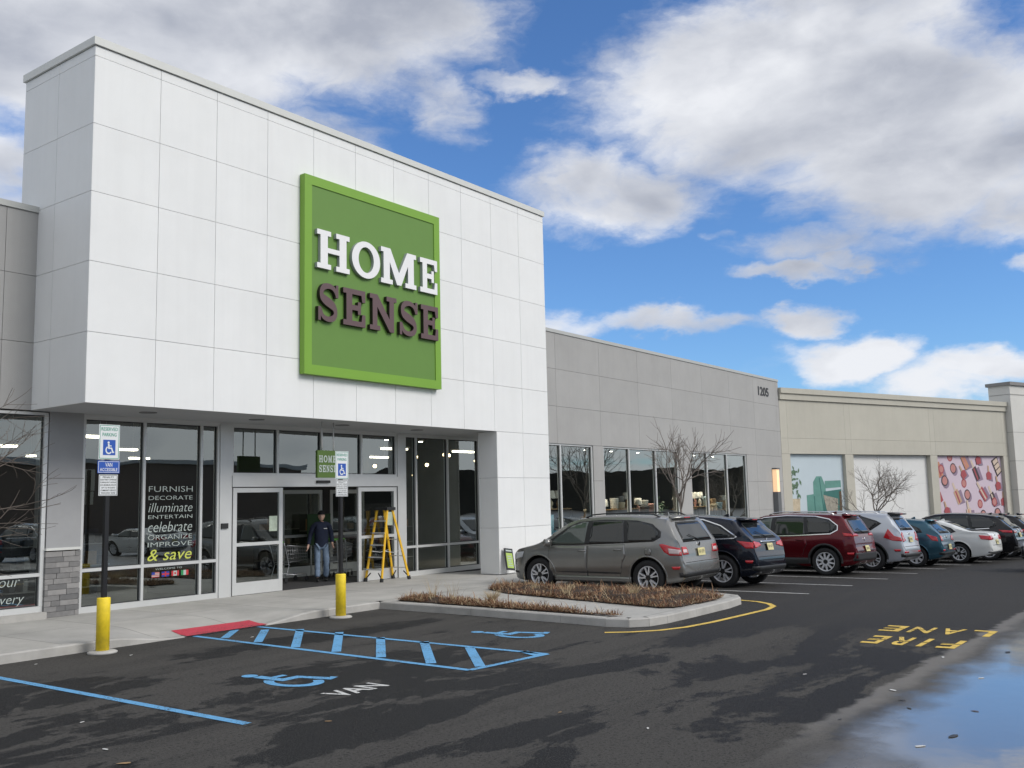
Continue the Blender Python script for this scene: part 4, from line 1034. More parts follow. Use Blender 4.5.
# ------------------------------------------------------------------ cars
def lerp_tab(tab, s):
    if s <= tab[0][0]: return tab[0][1]
    for (a, va), (b_, vb) in zip(tab[:-1], tab[1:]):
        if s <= b_: return va+(vb-va)*(s-a)/(b_-a) if b_ > a else vb
    return tab[-1][1]
def make_car(name, label, P):
    """local axes: +Y nose, -X driver side, z up, origin on the ground at mid length"""
    Lh, Wh, RW = P['L']/2, P['W']/2, P['RW']
    paintm, clad = P['paint'], P.get('clad', False)
    root = thing(name, label, P.get('cat', 'car'), (0, 0, 0), P.get('group', 'cars parked in a row before the grey wing'))
    top, belt, bot = P['top'], P['belt'], P['bot']
    st = set()
    for tb in (top, bot, belt):
        for s, v in tb: st.add(round(s, 3))
    s = -Lh
    while s < Lh: st.add(round(s, 3)); s += .06
    for k in range(12): st.add(round(-Lh+.012*k, 3)); st.add(round(Lh-.012*k, 3))
    st = sorted(x for x in st if -Lh <= x <= Lh)
    def sm(tab, s, r=.03):
        if abs(s) > Lh-.05: r = .006
        return sum(lerp_tab(tab, max(-Lh, min(Lh, s+k*r))) for k in (-1, -.5, 0, .5, 1))/5
    tumble = P.get('tumble', .34)
    def ring(s):
        t_, z0, be = sm(top, s), sm(bot, s), sm(belt, s)
        q = max(0, (abs(s)-(Lh-.62))/.62); w = Wh*(1-(.30 if s > 0 else .11)*q**2.6)
        q2 = max(0, (abs(s)-(Lh-.10))/.10); w -= .05*q2**2
        b_ = min(be, t_-.05)
        h = t_-b_
        wb = w*.965 if b_ > .9 else w*.985
        zl = z0+.05
        xr = wb-tumble*max(0, h-.12)
        pts = [(0, z0), (w*.80, z0), (w*.93, z0+.012), (w*.965, z0+.07), (w*.966, z0+.28*(b_-z0)), (w*.990, z0+.36*(b_-z0)), (w*.997, z0+.50*(b_-z0)), (w, z0+.66*(b_-z0)), (w*.995, z0+.84*(b_-z0)), (w*.983, z0+.93*(b_-z0)), (wb, b_),
               (wb-(wb-xr)*.10, b_+h*.10), (wb-(wb-xr)*.36, b_+h*.36), (wb-(wb-xr)*.66, b_+h*.66), (xr+.00, b_+h*.84 if h > .3 else b_+h*.7), (xr-.035, b_+h*.93 if h > .3 else b_+h*.85), (xr-.12, t_-.022*min(1, h/.2)), (xr*.70, t_-.008*min(1, h/.2)), (xr*.36, t_-.002), (0, t_)]
        return pts
    bm = bmesh.new(); rows = []
    for s in st:
        pr = ring(s)
        r_ = [bm.verts.new((x, s, z)) for x, z in pr] + [bm.verts.new((-x, s, z)) for x, z in pr[-2:0:-1]]
        rows.append(r_)
    n = len(rows[0])
    for a, b_ in zip(rows[:-1], rows[1:]):
        for k in range(n): bm.faces.new((a[k], a[(k+1) % n], b_[(k+1) % n], b_[k]))
    bm.faces.new(rows[0]); bm.faces.new(rows[-1][::-1])
    bmesh.ops.recalc_face_normals(bm, faces=bm.faces)
    for f in bm.faces: f.smooth = True
    bvh = BVHTree.FromBMesh(bm)
    body = MB(); body.bm.free(); body.bm = bm
    bo_ = body.build('body', [paintm, PLAST], root, world=False)
    # wheel arches
    RA = RW+.055
    cut = MB()
    for sy in (P['wr'], P['wf']):
        for sx in (-1, 1):
            cut.lathe([(RA, sx*(Wh-.34)), (RA, sx*(Wh+.2))], (0, sy, RW+.01), 'X', 40)
    co = cut.build('cut', [PLAST], None)
    for f in co.data.polygons: f.material_index = 0
    md = bo_.modifiers.new('b', 'BOOLEAN'); md.object = co; md.operation = 'DIFFERENCE'; md.solver = 'EXACT'; md.material_mode = 'TRANSFER'
    dg = bpy.context.evaluated_depsgraph_get(); dg.update()
    nm = bpy.data.meshes.new_from_object(bo_.evaluated_get(dg)); bo_.modifiers.clear(); bo_.data = nm; nm.name = 'body'
    bpy.data.objects.remove(co)
    try: nm.set_sharp_from_angle(angle=R(38))
    except Exception: pass
    def side_hit(sx, s, z, off):
        h = bvh.ray_cast(Vector((sx*3, s, z)), Vector((-sx, 0, 0)))
        if h[0] is None: return None
        nn_ = h[1] if h[1].x*sx > 0 else -h[1]
        return h[0]+nn_*off
    def end_hit(sy, x, z, off):
        h = bvh.ray_cast(Vector((x, sy*5, z)), Vector((0, -sy, 0)))
        if h[0] is None: return None
        nn_ = h[1] if h[1].y*sy > 0 else -h[1]
        return h[0]+nn_*off
    def top_hit(x, s, off):
        h = bvh.ray_cast(Vector((x, s, 4)), Vector((0, 0, -1)))
        return None if h[0] is None else h[0]+Vector((0, 0, 1))*off
    def patch(mb, poly, kind, sgn, off, step=.05, rim=.02):
        b2 = bmesh.new(); vs = [b2.verts.new((u, v, 0)) for u, v in poly]; b2.faces.new(vs)
        us = [p[0] for p in poly]; vv = [p[1] for p in poly]
        for ax, lo, hi in ((0, min(us), max(us)), (1, min(vv), max(vv))):
            c = lo+step
            while c < hi-.004:
                co_ = (c, 0, 0) if ax == 0 else (0, c, 0); no_ = (1, 0, 0) if ax == 0 else (0, 1, 0)
                bmesh.ops.bisect_plane(b2, geom=list(b2.verts)+list(b2.edges)+list(b2.faces), plane_co=co_, plane_no=no_, dist=1e-5); c += step
        mp = {}
        fn = side_hit if kind == 'side' else end_hit
        bound = [e for e in b2.edges if len(e.link_faces) == 1]
        for v in b2.verts:
            p = fn(sgn, v.co.x, v.co.y, off)
            mp[v] = (mb.bm.verts.new(p), p) if p is not None else None
        for f in b2.faces:
            if all(mp[v] for v in f.verts):
                try: q = mb.bm.faces.new([mp[v][0] for v in f.verts]); q.material_index = mb.mi; q.smooth = True
                except ValueError: pass
        rimv = {}
        for e in bound:
            for v in e.verts:
                if v not in rimv and mp[v]:
                    p = mp[v][1]; d = Vector((-sgn*rim, 0, 0)) if kind == 'side' else Vector((0, -sgn*rim, 0)); rimv[v] = mb.bm.verts.new(p+d)
        for e in bound:
            a, c = e.verts
            if mp[a] and mp[c]:
                q = mb.bm.faces.new((mp[a][0], mp[c][0], rimv[c], rimv[a])); q.material_index = mb.mi
        b2.free()
    def grow(poly, d):
        c = Vector((sum(p[0] for p in poly)/len(poly), sum(p[1] for p in poly)/len(poly))); res = []
        n_ = len(poly); area = sum(poly[i][0]*poly[(i+1) % n_][1]-poly[(i+1) % n_][0]*poly[i][1] for i in range(n_)); sg = 1 if area > 0 else -1
        for i in range(n_):
            a, p, e = Vector(poly[i-1]), Vector(poly[i]), Vector(poly[(i+1) % n_]); t1 = (p-a).normalized(); t2 = (e-p).normalized()
            n1, n2 = Vector((t1.y, -t1.x))*sg, Vector((t2.y, -t2.x))*sg; m_ = (n1+n2); m_ = m_/max(.35, m_.length_squared)*2 if m_.length > 0 else n1
            res.append((p.x+m_.x*d, p.y+m_.y*d))
        return res
    def sidestrip(mb, pts, w, sx, off, closed=False):
        pts = [Vector(p) for p in pts]
        if closed: pts = pts+[pts[0], pts[1]]
        fine = []
        for a, c in zip(pts[:-1], pts[1:]):
            k = max(1, int((c-a).length/.05)); fine += [a.lerp(c, i/k) for i in range(k)]
        fine.append(pts[-1])
        poly = stroke2d(fine, w); n_ = len(fine); A_, B_ = poly[:n_], poly[n_:][::-1]
        prev = None
        for p, q in zip(A_, B_):
            a, c = side_hit(sx, *p, off), side_hit(sx, *q, off)
            if a is None or c is None: prev = None; continue
            va, vc = mb.bm.verts.new(a), mb.bm.verts.new(c)
            ia, ic = mb.bm.verts.new(a-Vector((sx*.015, 0, 0))), mb.bm.verts.new(c-Vector((sx*.015, 0, 0)))
            cur = (ia, va, vc, ic)
            if prev:
                for k in range(3):
                    f = mb.bm.faces.new((prev[k], prev[k+1], cur[k+1], cur[k])); f.material_index = mb.mi
            prev = cur
    B = lambda mb, name, mats, par=root, **k: mb.build(name, mats, par, world=False, **k)
    # lower cladding
    for sx in (-1, 1):
        mb = MB()
        patch(mb, [(P['wr']+RA-.02, P['sill0']), (P['wf']-RA+.02, P['sill0']), (P['wf']-RA+.02, P['sill1']), (P['wr']+RA-.02, P['sill1'])], 'side', sx, .006 if not clad else .010, .08)
        B(mb, 'rocker_panel', PLAST if clad or P.get('dark_sill', True) else paintm)
        mb = MB()
        for sy in (P['wr'], P['wf']):
            lip = .055 if clad else .030
            pts = [(sy+(RA+lip/2-.004)*math.cos(R(a)), RW+.01+(RA+lip/2-.004)*math.sin(R(a))) for a in range(-6, 187, 6)]
            sidestrip(mb, pts, lip, sx, .012 if clad else .008)
        B(mb, 'wheel_arch_trim', PLAST if clad else paintm, smooth=True)
        # doors
        for nm_, poly, hx in P['doors']:
            mb = MB(); patch(mb, grow(poly, .007), 'side', sx, .0012, .07); B(mb, 'door_gap', PLAST)
            mb = MB(); patch(mb, poly, 'side', sx, .004, .05, rim=.003); dd = B(mb, 'door', paintm)
            hp = side_hit(sx, hx[0], hx[1], .03)
            if hp is not None:
                mb = MB(); mb.tube([hp+Vector((-sx*.03, -.10, 0)), hp+Vector((0, -.08, .004)), hp+Vector((0, .06, .004)), hp+Vector((-sx*.03, .085, 0))], .013, 6)
                B(mb, 'handle', P.get('handle', paintm), dd)
        # glass
        dlo = P['dlo']
        mb = MB(); patch(mb, dlo, 'side', sx, .006); B(mb, 'window_surround', PLAST)
        if P.get('chrome'):
            mb = MB(); sidestrip(mb, P['chrome'], .022, sx, .011); B(mb, 'chrome_trim', CHROME)
        for i, w_ in enumerate(P['windows']):
            mb = MB(); patch(mb, w_, 'side', sx, .009); B(mb, 'side_window', CGLASSL if i == 0 else CGLASS)
        # mirror
        mp_ = side_hit(sx, P['mirror'][0], P['mirror'][1], 0)
        if mp_ is not None:
            mb = MB(); c = mp_+Vector((sx*.12, 0, .03))
            pts = [(-.07, -.055), (.06, -.075), (.10, -.03), (.10, .05), (.05, .085), (-.05, .085), (-.085, .03)]
            mb.prism(pts, lambda u, v, d: (c.x+sx*u, c.y+d-.02*u, c.z+v), -.05, .07)
            mm = B(mb, 'mirror', [P.get('mirrorm', paintm)], bevel=.018, smooth=True)
            mb = MB(); mb.tube([mp_+Vector((-sx*.02, 0, 0)), c], .025, 6); B(mb, 'mirror_stalk', PLAST, mm)
        # roof rail
        if P.get('rail'):
            r0, r1, rm = P['rail']; pts = []
            for k in range(13):
                s = r0+(r1-r0)*k/12; hp = None; x_ = Wh*P.get('railx', .62); hp = top_hit(sx*x_, s, .05 if 0 < k < 12 else .0)
                if hp is not None: pts.append(hp)
            mb = MB(); mb.tube(pts, .016, 6); B(mb, 'roof_rail', rm)
        # tail lamps
        mb = MB()
        for mi, poly in P['tail_side']: mb.mi = mi; patch(mb, poly, 'side', sx, .012+.002*mi, .03)
        for mi, poly in P['tail_rear']:
            mb.mi = mi; patch(mb, [(x*sx*1.0, z) for x, z in poly], 'end', -1, .012+.002*mi, .03)
        B(mb, 'tail_lamp', [TAIL, TAILW])
        mb = MB()
        for poly in P.get('reflector', []): patch(mb, [(x*sx, z) for x, z in poly], 'end', -1, .010, .03)
        for poly in P.get('reflector_side', []): patch(mb, poly, 'side', sx, .010, .03)
        if len(mb.bm.verts): B(mb, 'reflector', TAIL)
        else: mb.bm.free()
        # head lamp on the front corner
        mb = MB(); hz = P['head_z']
        patch(mb, [(Lh-.42, hz-.02), (Lh-.10, hz-.10), (Lh-.07, hz+.00), (Lh-.16, hz+.07), (Lh-.46, hz+.10)], 'side', sx, .010, .04)
        patch(mb, [(sx*x, z) for x, z in ((.42, hz-.07), (.80*Wh/.93, hz-.08), (.80*Wh/.93, hz+.03), (.44, hz+.01))], 'end', 1, .010, .04)
        B(mb, 'headlight', HEADL)
    if P.get('fuel'):
        mb = MB(); c = P['fuel']; patch(mb, [(c[0]+.085*math.cos(a), c[1]+.085*math.sin(a)) for a in [k*math.pi/10 for k in range(20)]], 'side', -1, .0015, .05); B(mb, 'fuel_gap', PLAST)
        mb = MB(); patch(mb, [(c[0]+.079*math.cos(a), c[1]+.079*math.sin(a)) for a in [k*math.pi/10 for k in range(20)]], 'side', -1, .004, .05, rim=.002); B(mb, 'fuel_flap', paintm)
    # windscreens
    wsz = P['ws']
    mb = MB(); patch(mb, wsz, 'end', 1, .008, .06); B(mb, 'windscreen', CGLASS)
    mb = MB(); patch(mb, grow(P['rw'], .03), 'end', -1, .005, .06); B(mb, 'rear_window_trim', PLAST)
    mb = MB(); patch(mb, P['rw'], 'end', -1, .009, .05); rwo = B(mb, 'rear_window', CGLASS)
    if P.get('wiper', True):
        a = end_hit(-1, .05, P['rw'][0][1]-.02, .03); b_ = end_hit(-1, -.32, P['rw'][0][1]+.10, .03)
        if a and b_: mb = MB(); mb.tube([a+Vector((0, .02, 0)), a, b_], .009, 5); B(mb, 'wiper', PLAST, rwo)
    # spoiler
    if P.get('spoiler'):
        s0, z0_, w_, len_ = P['spoiler']
        mb = MB(); mb.prism([(s0, z0_), (s0-len_, z0_-.035), (s0-len_+.01, z0_-.06), (s0-.02, z0_-.085)], lambda u, v, d: (d, u, v), -w_, w_)
        sp_ = B(mb, 'spoiler', P.get('spoilerm', paintm), bevel=.012, smooth=True)
        mb = MB(); mb.box(-.13, .13, s0-len_-.004, s0-len_+.02, z0_-.055, z0_-.037); B(mb, 'brake_lamp', TAIL, sp_)
    # bumpers lower valance
    for sgn, nm_ in ((-1, 'rear_bumper_trim'), (1, 'front_bumper_trim')):
        mb = MB(); z1 = P['valance'] if sgn < 0 else P['valance']-.05; zb_ = P['bot'][0][1]+.005
        patch(mb, [(-Wh*.90, zb_), (Wh*.90, zb_), (Wh*.90, z1), (-Wh*.90, z1)], 'end', sgn, .012, .06); B(mb, nm_, PLAST)
    mb = MB()
    gz_ = P.get('gate_seam')
    if gz_:
        patch(mb, [(-Wh*.78, gz_), (Wh*.78, gz_), (Wh*.78, gz_+.012), (-Wh*.78, gz_+.012)], 'end', -1, .003, .06)
        B(mb, 'tailgate_seam', PLAST)
    else: mb.bm.free()
    # bumper side seam / grille
    mb = MB(); patch(mb, [(-.36, P['head_z']-.20), (.36, P['head_z']-.20), (.40, P['head_z']-.02), (-.40, P['head_z']-.02)], 'end', 1, .012, .05); B(mb, 'grille', PLAST)
    # licence plate
    pz = P['plate']
    h = end_hit(-1, 0, pz, .02)
    if h:
        mb = MB()
        lo = end_hit(-1, 0, pz-.07, .0); hi = end_hit(-1, 0, pz+.07, .0); ti = math.atan2((hi.y-lo.y), .14) if lo and hi else 0
        Mx = Matrix.Translation(h) @ Matrix.Rotation(-ti, 4, 'X')
        mb.box(-.155, .155, -.012, .0, -.078, .078, Mx); po = B(mb, 'licence_plate', PLATE)
        mb = MB(); put_text(mb, P.get('reg', 'K47 HTM'), lambda u, v: Mx @ Vector((-.12+u*.24, -.014, -.035+v*.07))); B(mb, 'plate_text', PLATET, po)
    if P.get('plate_bar'):
        mb = MB(); z_, x_ = P['plate_bar']; patch(mb, [(-x_, z_), (x_, z_), (x_, z_+.035), (-x_, z_+.035)], 'end', -1, .016, .05); B(mb, 'tailgate_bar', CHROME)
    # badge
    h = end_hit(-1, 0, P.get('badge', pz+.2), .01)
    if h: mb = MB(); mb.lathe([(.045, h.y-.006), (.045, h.y+.02)], (0, 0, h.z), 'Y', 16); B(mb, 'badge', CHROME)
    if P.get('exhaust'):
        for x_ in P['exhaust']:
            mb = MB(); mb.lathe([(.035, 0), (.035, .16)], (x_, -Lh+.03, P['bot'][0][1]-.03), 'Y', 12); B(mb, 'exhaust', CHROME)
    if P.get('antenna'):
        h = top_hit(0, P['antenna'], 0)
        if h:
            mb = MB(); mb.prism([(-.09, 0), (.07, 0), (-.05, .06), (-.08, .06)], lambda u, v, d: (d, h.y+u, h.z-.005+v), -.02, .02); B(mb, 'antenna', paintm if P.get('fin', True) else PLAST, bevel=.006)
    # wheels
    for sy, hand in ((P['wr'], 0), (P['wf'], 0)):
        for sx in (-1, 1):
            cx = sx*(Wh-.125)
            mb = MB(); mb.lathe([(.10, -.02), (.155, -.02), (.155, .02), (.10, .02)], (0, 0, 0), 'X', 24); mb.lathe([(.05, -.09), (.09, -.08), (.09, .05)], (0, 0, 0), 'X', 16)
            wh = B(mb, 'wheel', BRK); wh.location = (cx, sy, RW)
            rr_ = P.get('rim', .245)
            mb = MB(); tw = .115
            mb.lathe([(rr_+.004, -tw*.85), (rr_+.03, -tw), (RW-.045, -tw*1.02), (RW-.012, -tw*.9), (RW, -tw*.65), (RW, tw*.65), (RW-.012, tw*.9), (RW-.045, tw*1.02), (rr_+.03, tw), (rr_+.004, tw*.85)], (0, 0, 0), 'X', 40, cap=False)
            for f in mb.bm.faces: f.smooth = True
            B(mb, 'tyre', RUB, wh)
            mb = MB(); o = sx
            mb.lathe([(rr_-.025, o*.02), (rr_-.018, o*.085), (rr_-.006, o*.098), (rr_+.006, o*.095), (rr_+.004, o*.0), (rr_-.01, -o*.09)], (0, 0, 0), 'X', 40, cap=False)
            mb.lathe([(.001, o*.088), (.03, o*.088), (.055, o*.08), (.062, o*.05)], (0, 0, 0), 'X', 20, cap=False)
            ns, dbl = P.get('spokes', (5, True))
            for k in range(ns):
                a0 = 2*math.pi*k/ns+P.get('spin', .2)
                for da in ((-.15, .15) if dbl else (0,)):
                    ia, oa = a0+da*.8, a0+da*1.45
                    w0, w1 = (.016, .013) if dbl else (.028, .020)
                    if not dbl and ns < 8: w0, w1 = .035, .03
                    pi, po_ = Vector((math.cos(ia), math.sin(ia)))*.045, Vector((math.cos(oa), math.sin(oa)))*(rr_-.012)
                    dr = (po_-pi).normalized(); nn2 = Vector((-dr.y, dr.x))
                    vs = []
                    for x0_, x1_ in ((.078, .092),):
                        for xx in (o*.045, o*.088): 
                            for pt, w_ in ((pi, w0), (po_, w1)):
                                for sgn in (-1, 1): q = pt+nn2*w_*sgn; vs.append(mb.bm.verts.new((xx+(o*.0 if pt is pi else 0), q.x, q.y)))
                    for f in ((0, 1, 3, 2), (4, 6, 7, 5), (0, 4, 5, 1), (2, 3, 7, 6), (0, 2, 6, 4), (1, 5, 7, 3)): mb.bm.faces.new([vs[i] for i in f])
            B(mb, 'rim', P.get('rimm', RIM), wh)
    return root

def suv(**k):
    D = dict(L=4.65, W=1.88, RW=.36, wr=-1.38, wf=1.32, clad=False, sill0=.235, sill1=.36, head_z=.80, valance=.50, plate=.90, gate_seam=.70, rim=.24,
      top=[(-2.325, .62), (-2.30, .72), (-2.265, .79), (-2.25, 1.0), (-2.20, 1.14), (-1.93, 1.54), (-1.84, 1.655), (-1.5, 1.69), (-.9, 1.715), (-.2, 1.72), (.35, 1.675), (.62, 1.59), (1.32, 1.13), (1.5, 1.07), (2.0, .97), (2.20, .86), (2.28, .74), (2.325, .60)],
      belt=[(-2.325, 1.12), (-1.6, 1.13), (-.5, 1.07), (.8, 1.02), (1.4, .98), (2.325, .86)],
      bot=[(-2.325, .40), (-2.2, .30), (-1.8, .24), (1.8, .22), (2.2, .26), (2.325, .38)],
      dlo=[(1.20, 1.06), (.60, 1.47), (.34, 1.575), (-.3, 1.625), (-1.10, 1.60), (-1.50, 1.52), (-1.74, 1.36), (-1.74, 1.24), (-1.55, 1.15), (-.60, 1.10), (.3, 1.065)],
      windows=[[(1.06, 1.075), (.50, 1.48), (.22, 1.565), (.10, 1.57), (.14, 1.085)], [(.02, 1.09), (-.02, 1.575), (-.78, 1.59), (-.84, 1.125)], [(-.93, 1.135), (-.87, 1.575), (-1.20, 1.565), (-1.48, 1.49), (-1.67, 1.35), (-1.66, 1.25), (-1.52, 1.17)]],
      doors=[('f', [(1.02, .36), (1.05, 1.045), (.08, 1.045), (.08, .36)], (.20, .93)), ('r', [(.06, .36), (.06, 1.045), (-.85, 1.08), (-.88, .84), (-.80, .70), (-.72, .36)], (-.68, .96))],
      mirror=(1.0, 1.08), rail=(-1.55, .25, BLK), railx=.64,
      ws=[(-.66, 1.14), (.66, 1.14), (.55, 1.58), (-.55, 1.58)], rw=[(-.62, 1.16), (.62, 1.16), (.56, 1.46), (.50, 1.52), (-.50, 1.52), (-.56, 1.46)],
      tail_side=[(0, [(-1.72, 1.09), (-1.80, 1.10), (-2.235, 1.01), (-2.25, .86), (-2.0, .86), (-1.86, .93)]), (1, [(-1.95, 1.01), (-2.22, .98), (-2.23, .885), (-1.98, .90)])],
      tail_rear=[(0, [(.56, .87), (.80, .87), (.80, 1.04), (.60, 1.03)]), (1, [(.60, .90), (.78, .90), (.78, .98), (.62, .98)])],
      reflector=[], reflector_side=[[(-2.05, .57), (-2.19, .57), (-2.22, .63), (-2.02, .63)]],
      spoiler=(-1.78, 1.69, .56, .14), antenna=-1.35, badge=1.07, fuel=None)
    D.update(k); return D
def squeeze(P, ks, kz):
    c = 1.36
    f = lambda s: s if abs(s) <= c else math.copysign(c+(abs(s)-c)*ks, s)
    sp_ = lambda l: [(f(a), b_*kz) for a, b_ in l]; xp = lambda l: [(a, b_*kz) for a, b_ in l]
    for k in ('top', 'belt', 'bot', 'dlo'): P[k] = sp_(P[k])
    P['windows'] = [sp_(w) for w in P['windows']]; P['doors'] = [(n_, sp_(w), (h[0], h[1]*kz)) for n_, w, h in P['doors']]
    if P.get('chrome'): P['chrome'] = sp_(P['chrome'])
    P['tail_side'] = [(m_, sp_(w)) for m_, w in P['tail_side']]; P['tail_rear'] = [(m_, xp(w)) for m_, w in P['tail_rear']]
    P['reflector'] = [xp(w) for w in P.get('reflector', [])]; P['reflector_side'] = [sp_(w) for w in P.get('reflector_side', [])]
    P['ws'] = xp(P['ws']); P['rw'] = xp(P['rw']); P['L'] = 2*f(P['L']/2); P['mirror'] = (P['mirror'][0], P['mirror'][1]*kz)
    if P.get('fuel'): P['fuel'] = (f(P['fuel'][0]), P['fuel'][1]*kz)
    if P.get('spoiler'): q = P['spoiler']; P['spoiler'] = (f(q[0]), q[1]*kz, q[2], q[3])
    for k in ('plate', 'badge', 'head_z', 'gate_seam', 'valance'):
        if P.get(k): P[k] *= kz
    if P.get('plate_bar'): P['plate_bar'] = (P['plate_bar'][0]*kz, P['plate_bar'][1])
    return P
def place(o, x_left, y_hub, P, rz=0, tilt=True):
    """put the driver side at x_left and the rear hub at y_hub"""
    cx = x_left+P['W']/2; cy = y_hub-P['wr']
    o.location = (cx, cy, gr(cx)); o.rotation_euler = (0, R(1.43) if cx > 20 else 0, R(rz))

GREYP = suv(paint=paint('paint_mineral_grey', (.25, .25, .24), .6, .25), fuel=(-1.42, .93), dark_sill=False, spokes=(5, True), rim=.235, handle=None)
GREYP['handle'] = GREYP['paint']
squeeze(GREYP, .86, .95)
c = make_car('suv', 'mineral grey SUV nearest the camera beside the planting island, driver side in view', GREYP); place(c, 17.62, 9.76, GREYP)
NAVP = suv(paint=paint('paint_navy', (.006, .009, .018), .35, .25), W=1.87, spokes=(5, True), spin=.5, rim=.24,
   top=[(-2.325, .62), (-2.30, .74), (-2.27, .82), (-2.24, 1.0), (-2.16, 1.12), (-1.80, 1.42), (-1.66, 1.565), (-1.3, 1.62), (-.7, 1.67), (-.1, 1.68), (.35, 1.64), (.62, 1.56), (1.32, 1.11), (1.5, 1.05), (2.0, .96), (2.20, .85), (2.28, .74), (2.325, .60)],
   dlo=[(1.20, 1.05), (.60, 1.45), (.34, 1.545), (-.3, 1.58), (-.9, 1.54), (-1.35, 1.40), (-1.78, 1.17), (-1.74, 1.14), (-.60, 1.09), (.3, 1.06)],
   windows=[[(1.06, 1.07), (.50, 1.46), (.22, 1.53), (.10, 1.535), (.14, 1.08)], [(.02, 1.09), (-.02, 1.54), (-.72, 1.53), (-.80, 1.11)], [(-.88, 1.12), (-.80, 1.52), (-1.25, 1.41), (-1.62, 1.20), (-1.62, 1.15)]],
   chrome=[(.60, 1.465), (.34, 1.56), (-.3, 1.595), (-.9, 1.555), (-1.35, 1.415), (-1.80, 1.165), (-1.74, 1.125), (-.6, 1.075), (1.1, 1.04)],
   rw=[(-.60, 1.15), (.60, 1.15), (.52, 1.40), (.46, 1.45), (-.46, 1.45), (-.52, 1.40)], spoiler=(-1.62, 1.60, .52, .22), rail=None,
   tail_side=[(0, [(-1.82, 1.07), (-2.21, 1.03), (-2.24, .90), (-2.05, .90)])], tail_rear=[(0, [(.44, .96), (.80, .90), (.80, 1.06), (.50, 1.02)])],
   plate_bar=(1.02, .42), plate=.92, antenna=-1.1, exhaust=[-.6, .6], reg='XJV 62P')
squeeze(NAVP, .85, .955)
c = make_car('suv', 'dark navy SUV with chrome window line parked between the grey SUV and an empty stall', NAVP); place(c, 20.0, 9.22, NAVP)
REDP = suv(paint=paint('paint_dark_red', (.105, .004, .009), .45, .25), clad=True, W=1.86, spokes=(10, False), rim=.245, sill1=.46, wr=-1.36,
   chrome=[(.60, 1.49), (.34, 1.59), (-.3, 1.64), (-1.10, 1.615), (-1.50, 1.535), (-1.76, 1.36), (-1.76, 1.24), (-1.55, 1.135), (-.6, 1.085), (1.1, 1.045)],
   tail_side=[(0, [(-1.90, 1.16), (-2.20, 1.13), (-2.22, 1.06), (-1.96, 1.07)])], tail_rear=[(0, [(.46, 1.07), (.80, 1.07), (.78, 1.14), (.50, 1.13)])],
   rail=(-1.55, .25, CHROME), plate=.72, badge=.98, valance=.62, gate_seam=.66, reg='D18 RWK', spoiler=(-1.80, 1.685, .56, .16), exhaust=[-.55, .55])
squeeze(REDP, .87, .955)
c = make_car('suv', 'dark red SUV with black wheel arch cladding, right of the empty stall', REDP); place(c, 25.45, 8.80, REDP)
SILP = suv(paint=paint('paint_silver', (.50, .53, .57), .45, .28), clad=True, W=1.84, sill1=.42, spokes=(5, True), spin=.9, rim=.24, wr=-1.38,
   belt=[(-2.325, 1.16), (-1.6, 1.17), (-.5, 1.09), (.8, 1.03), (1.4, .98), (2.325, .86)],
   tail_side=[(0, [(-1.88, 1.22), (-2.05, 1.02), (-2.25, .96), (-2.24, .86), (-2.0, .88), (-1.76, .97)]), ], tail_rear=[(0, [(.50, .88), (.80, .84), (.80, 1.06), (.66, 1.12), (.62, .98)]), (1, [(.62, .92), (.76, .91), (.76, .96), (.64, .97)])],
   dlo=[(1.20, 1.07), (.60, 1.47), (.34, 1.575), (-.3, 1.625), (-1.10, 1.60), (-1.55, 1.46), (-1.70, 1.38), (-1.40, 1.18), (-.60, 1.11), (.3, 1.075)],
   windows=[[(1.06, 1.085), (.50, 1.48), (.22, 1.565), (.10, 1.57), (.14, 1.095)], [(.02, 1.10), (-.02, 1.575), (-.78, 1.585), (-.84, 1.135)], [(-.93, 1.145), (-.87, 1.57), (-1.2, 1.54), (-1.58, 1.40), (-1.36, 1.20)]],
   rw=[(-.60, 1.20), (.60, 1.20), (.54, 1.46), (.50, 1.50), (-.50, 1.50), (-.54, 1.46)], rail=(-1.55, .25, RIM), spoiler=(-1.80, 1.70, .56, .24), spoilerm=BLK, reflector=[[(.50, .52), (.80, .52), (.80, .57), (.52, .57)]], reg='M30 VLE')
squeeze(SILP, .97, .965)
c = make_car('suv', 'silver SUV with boomerang tail lamps just right of the dark red SUV', SILP); place(c, 28.30, 8.45, SILP)
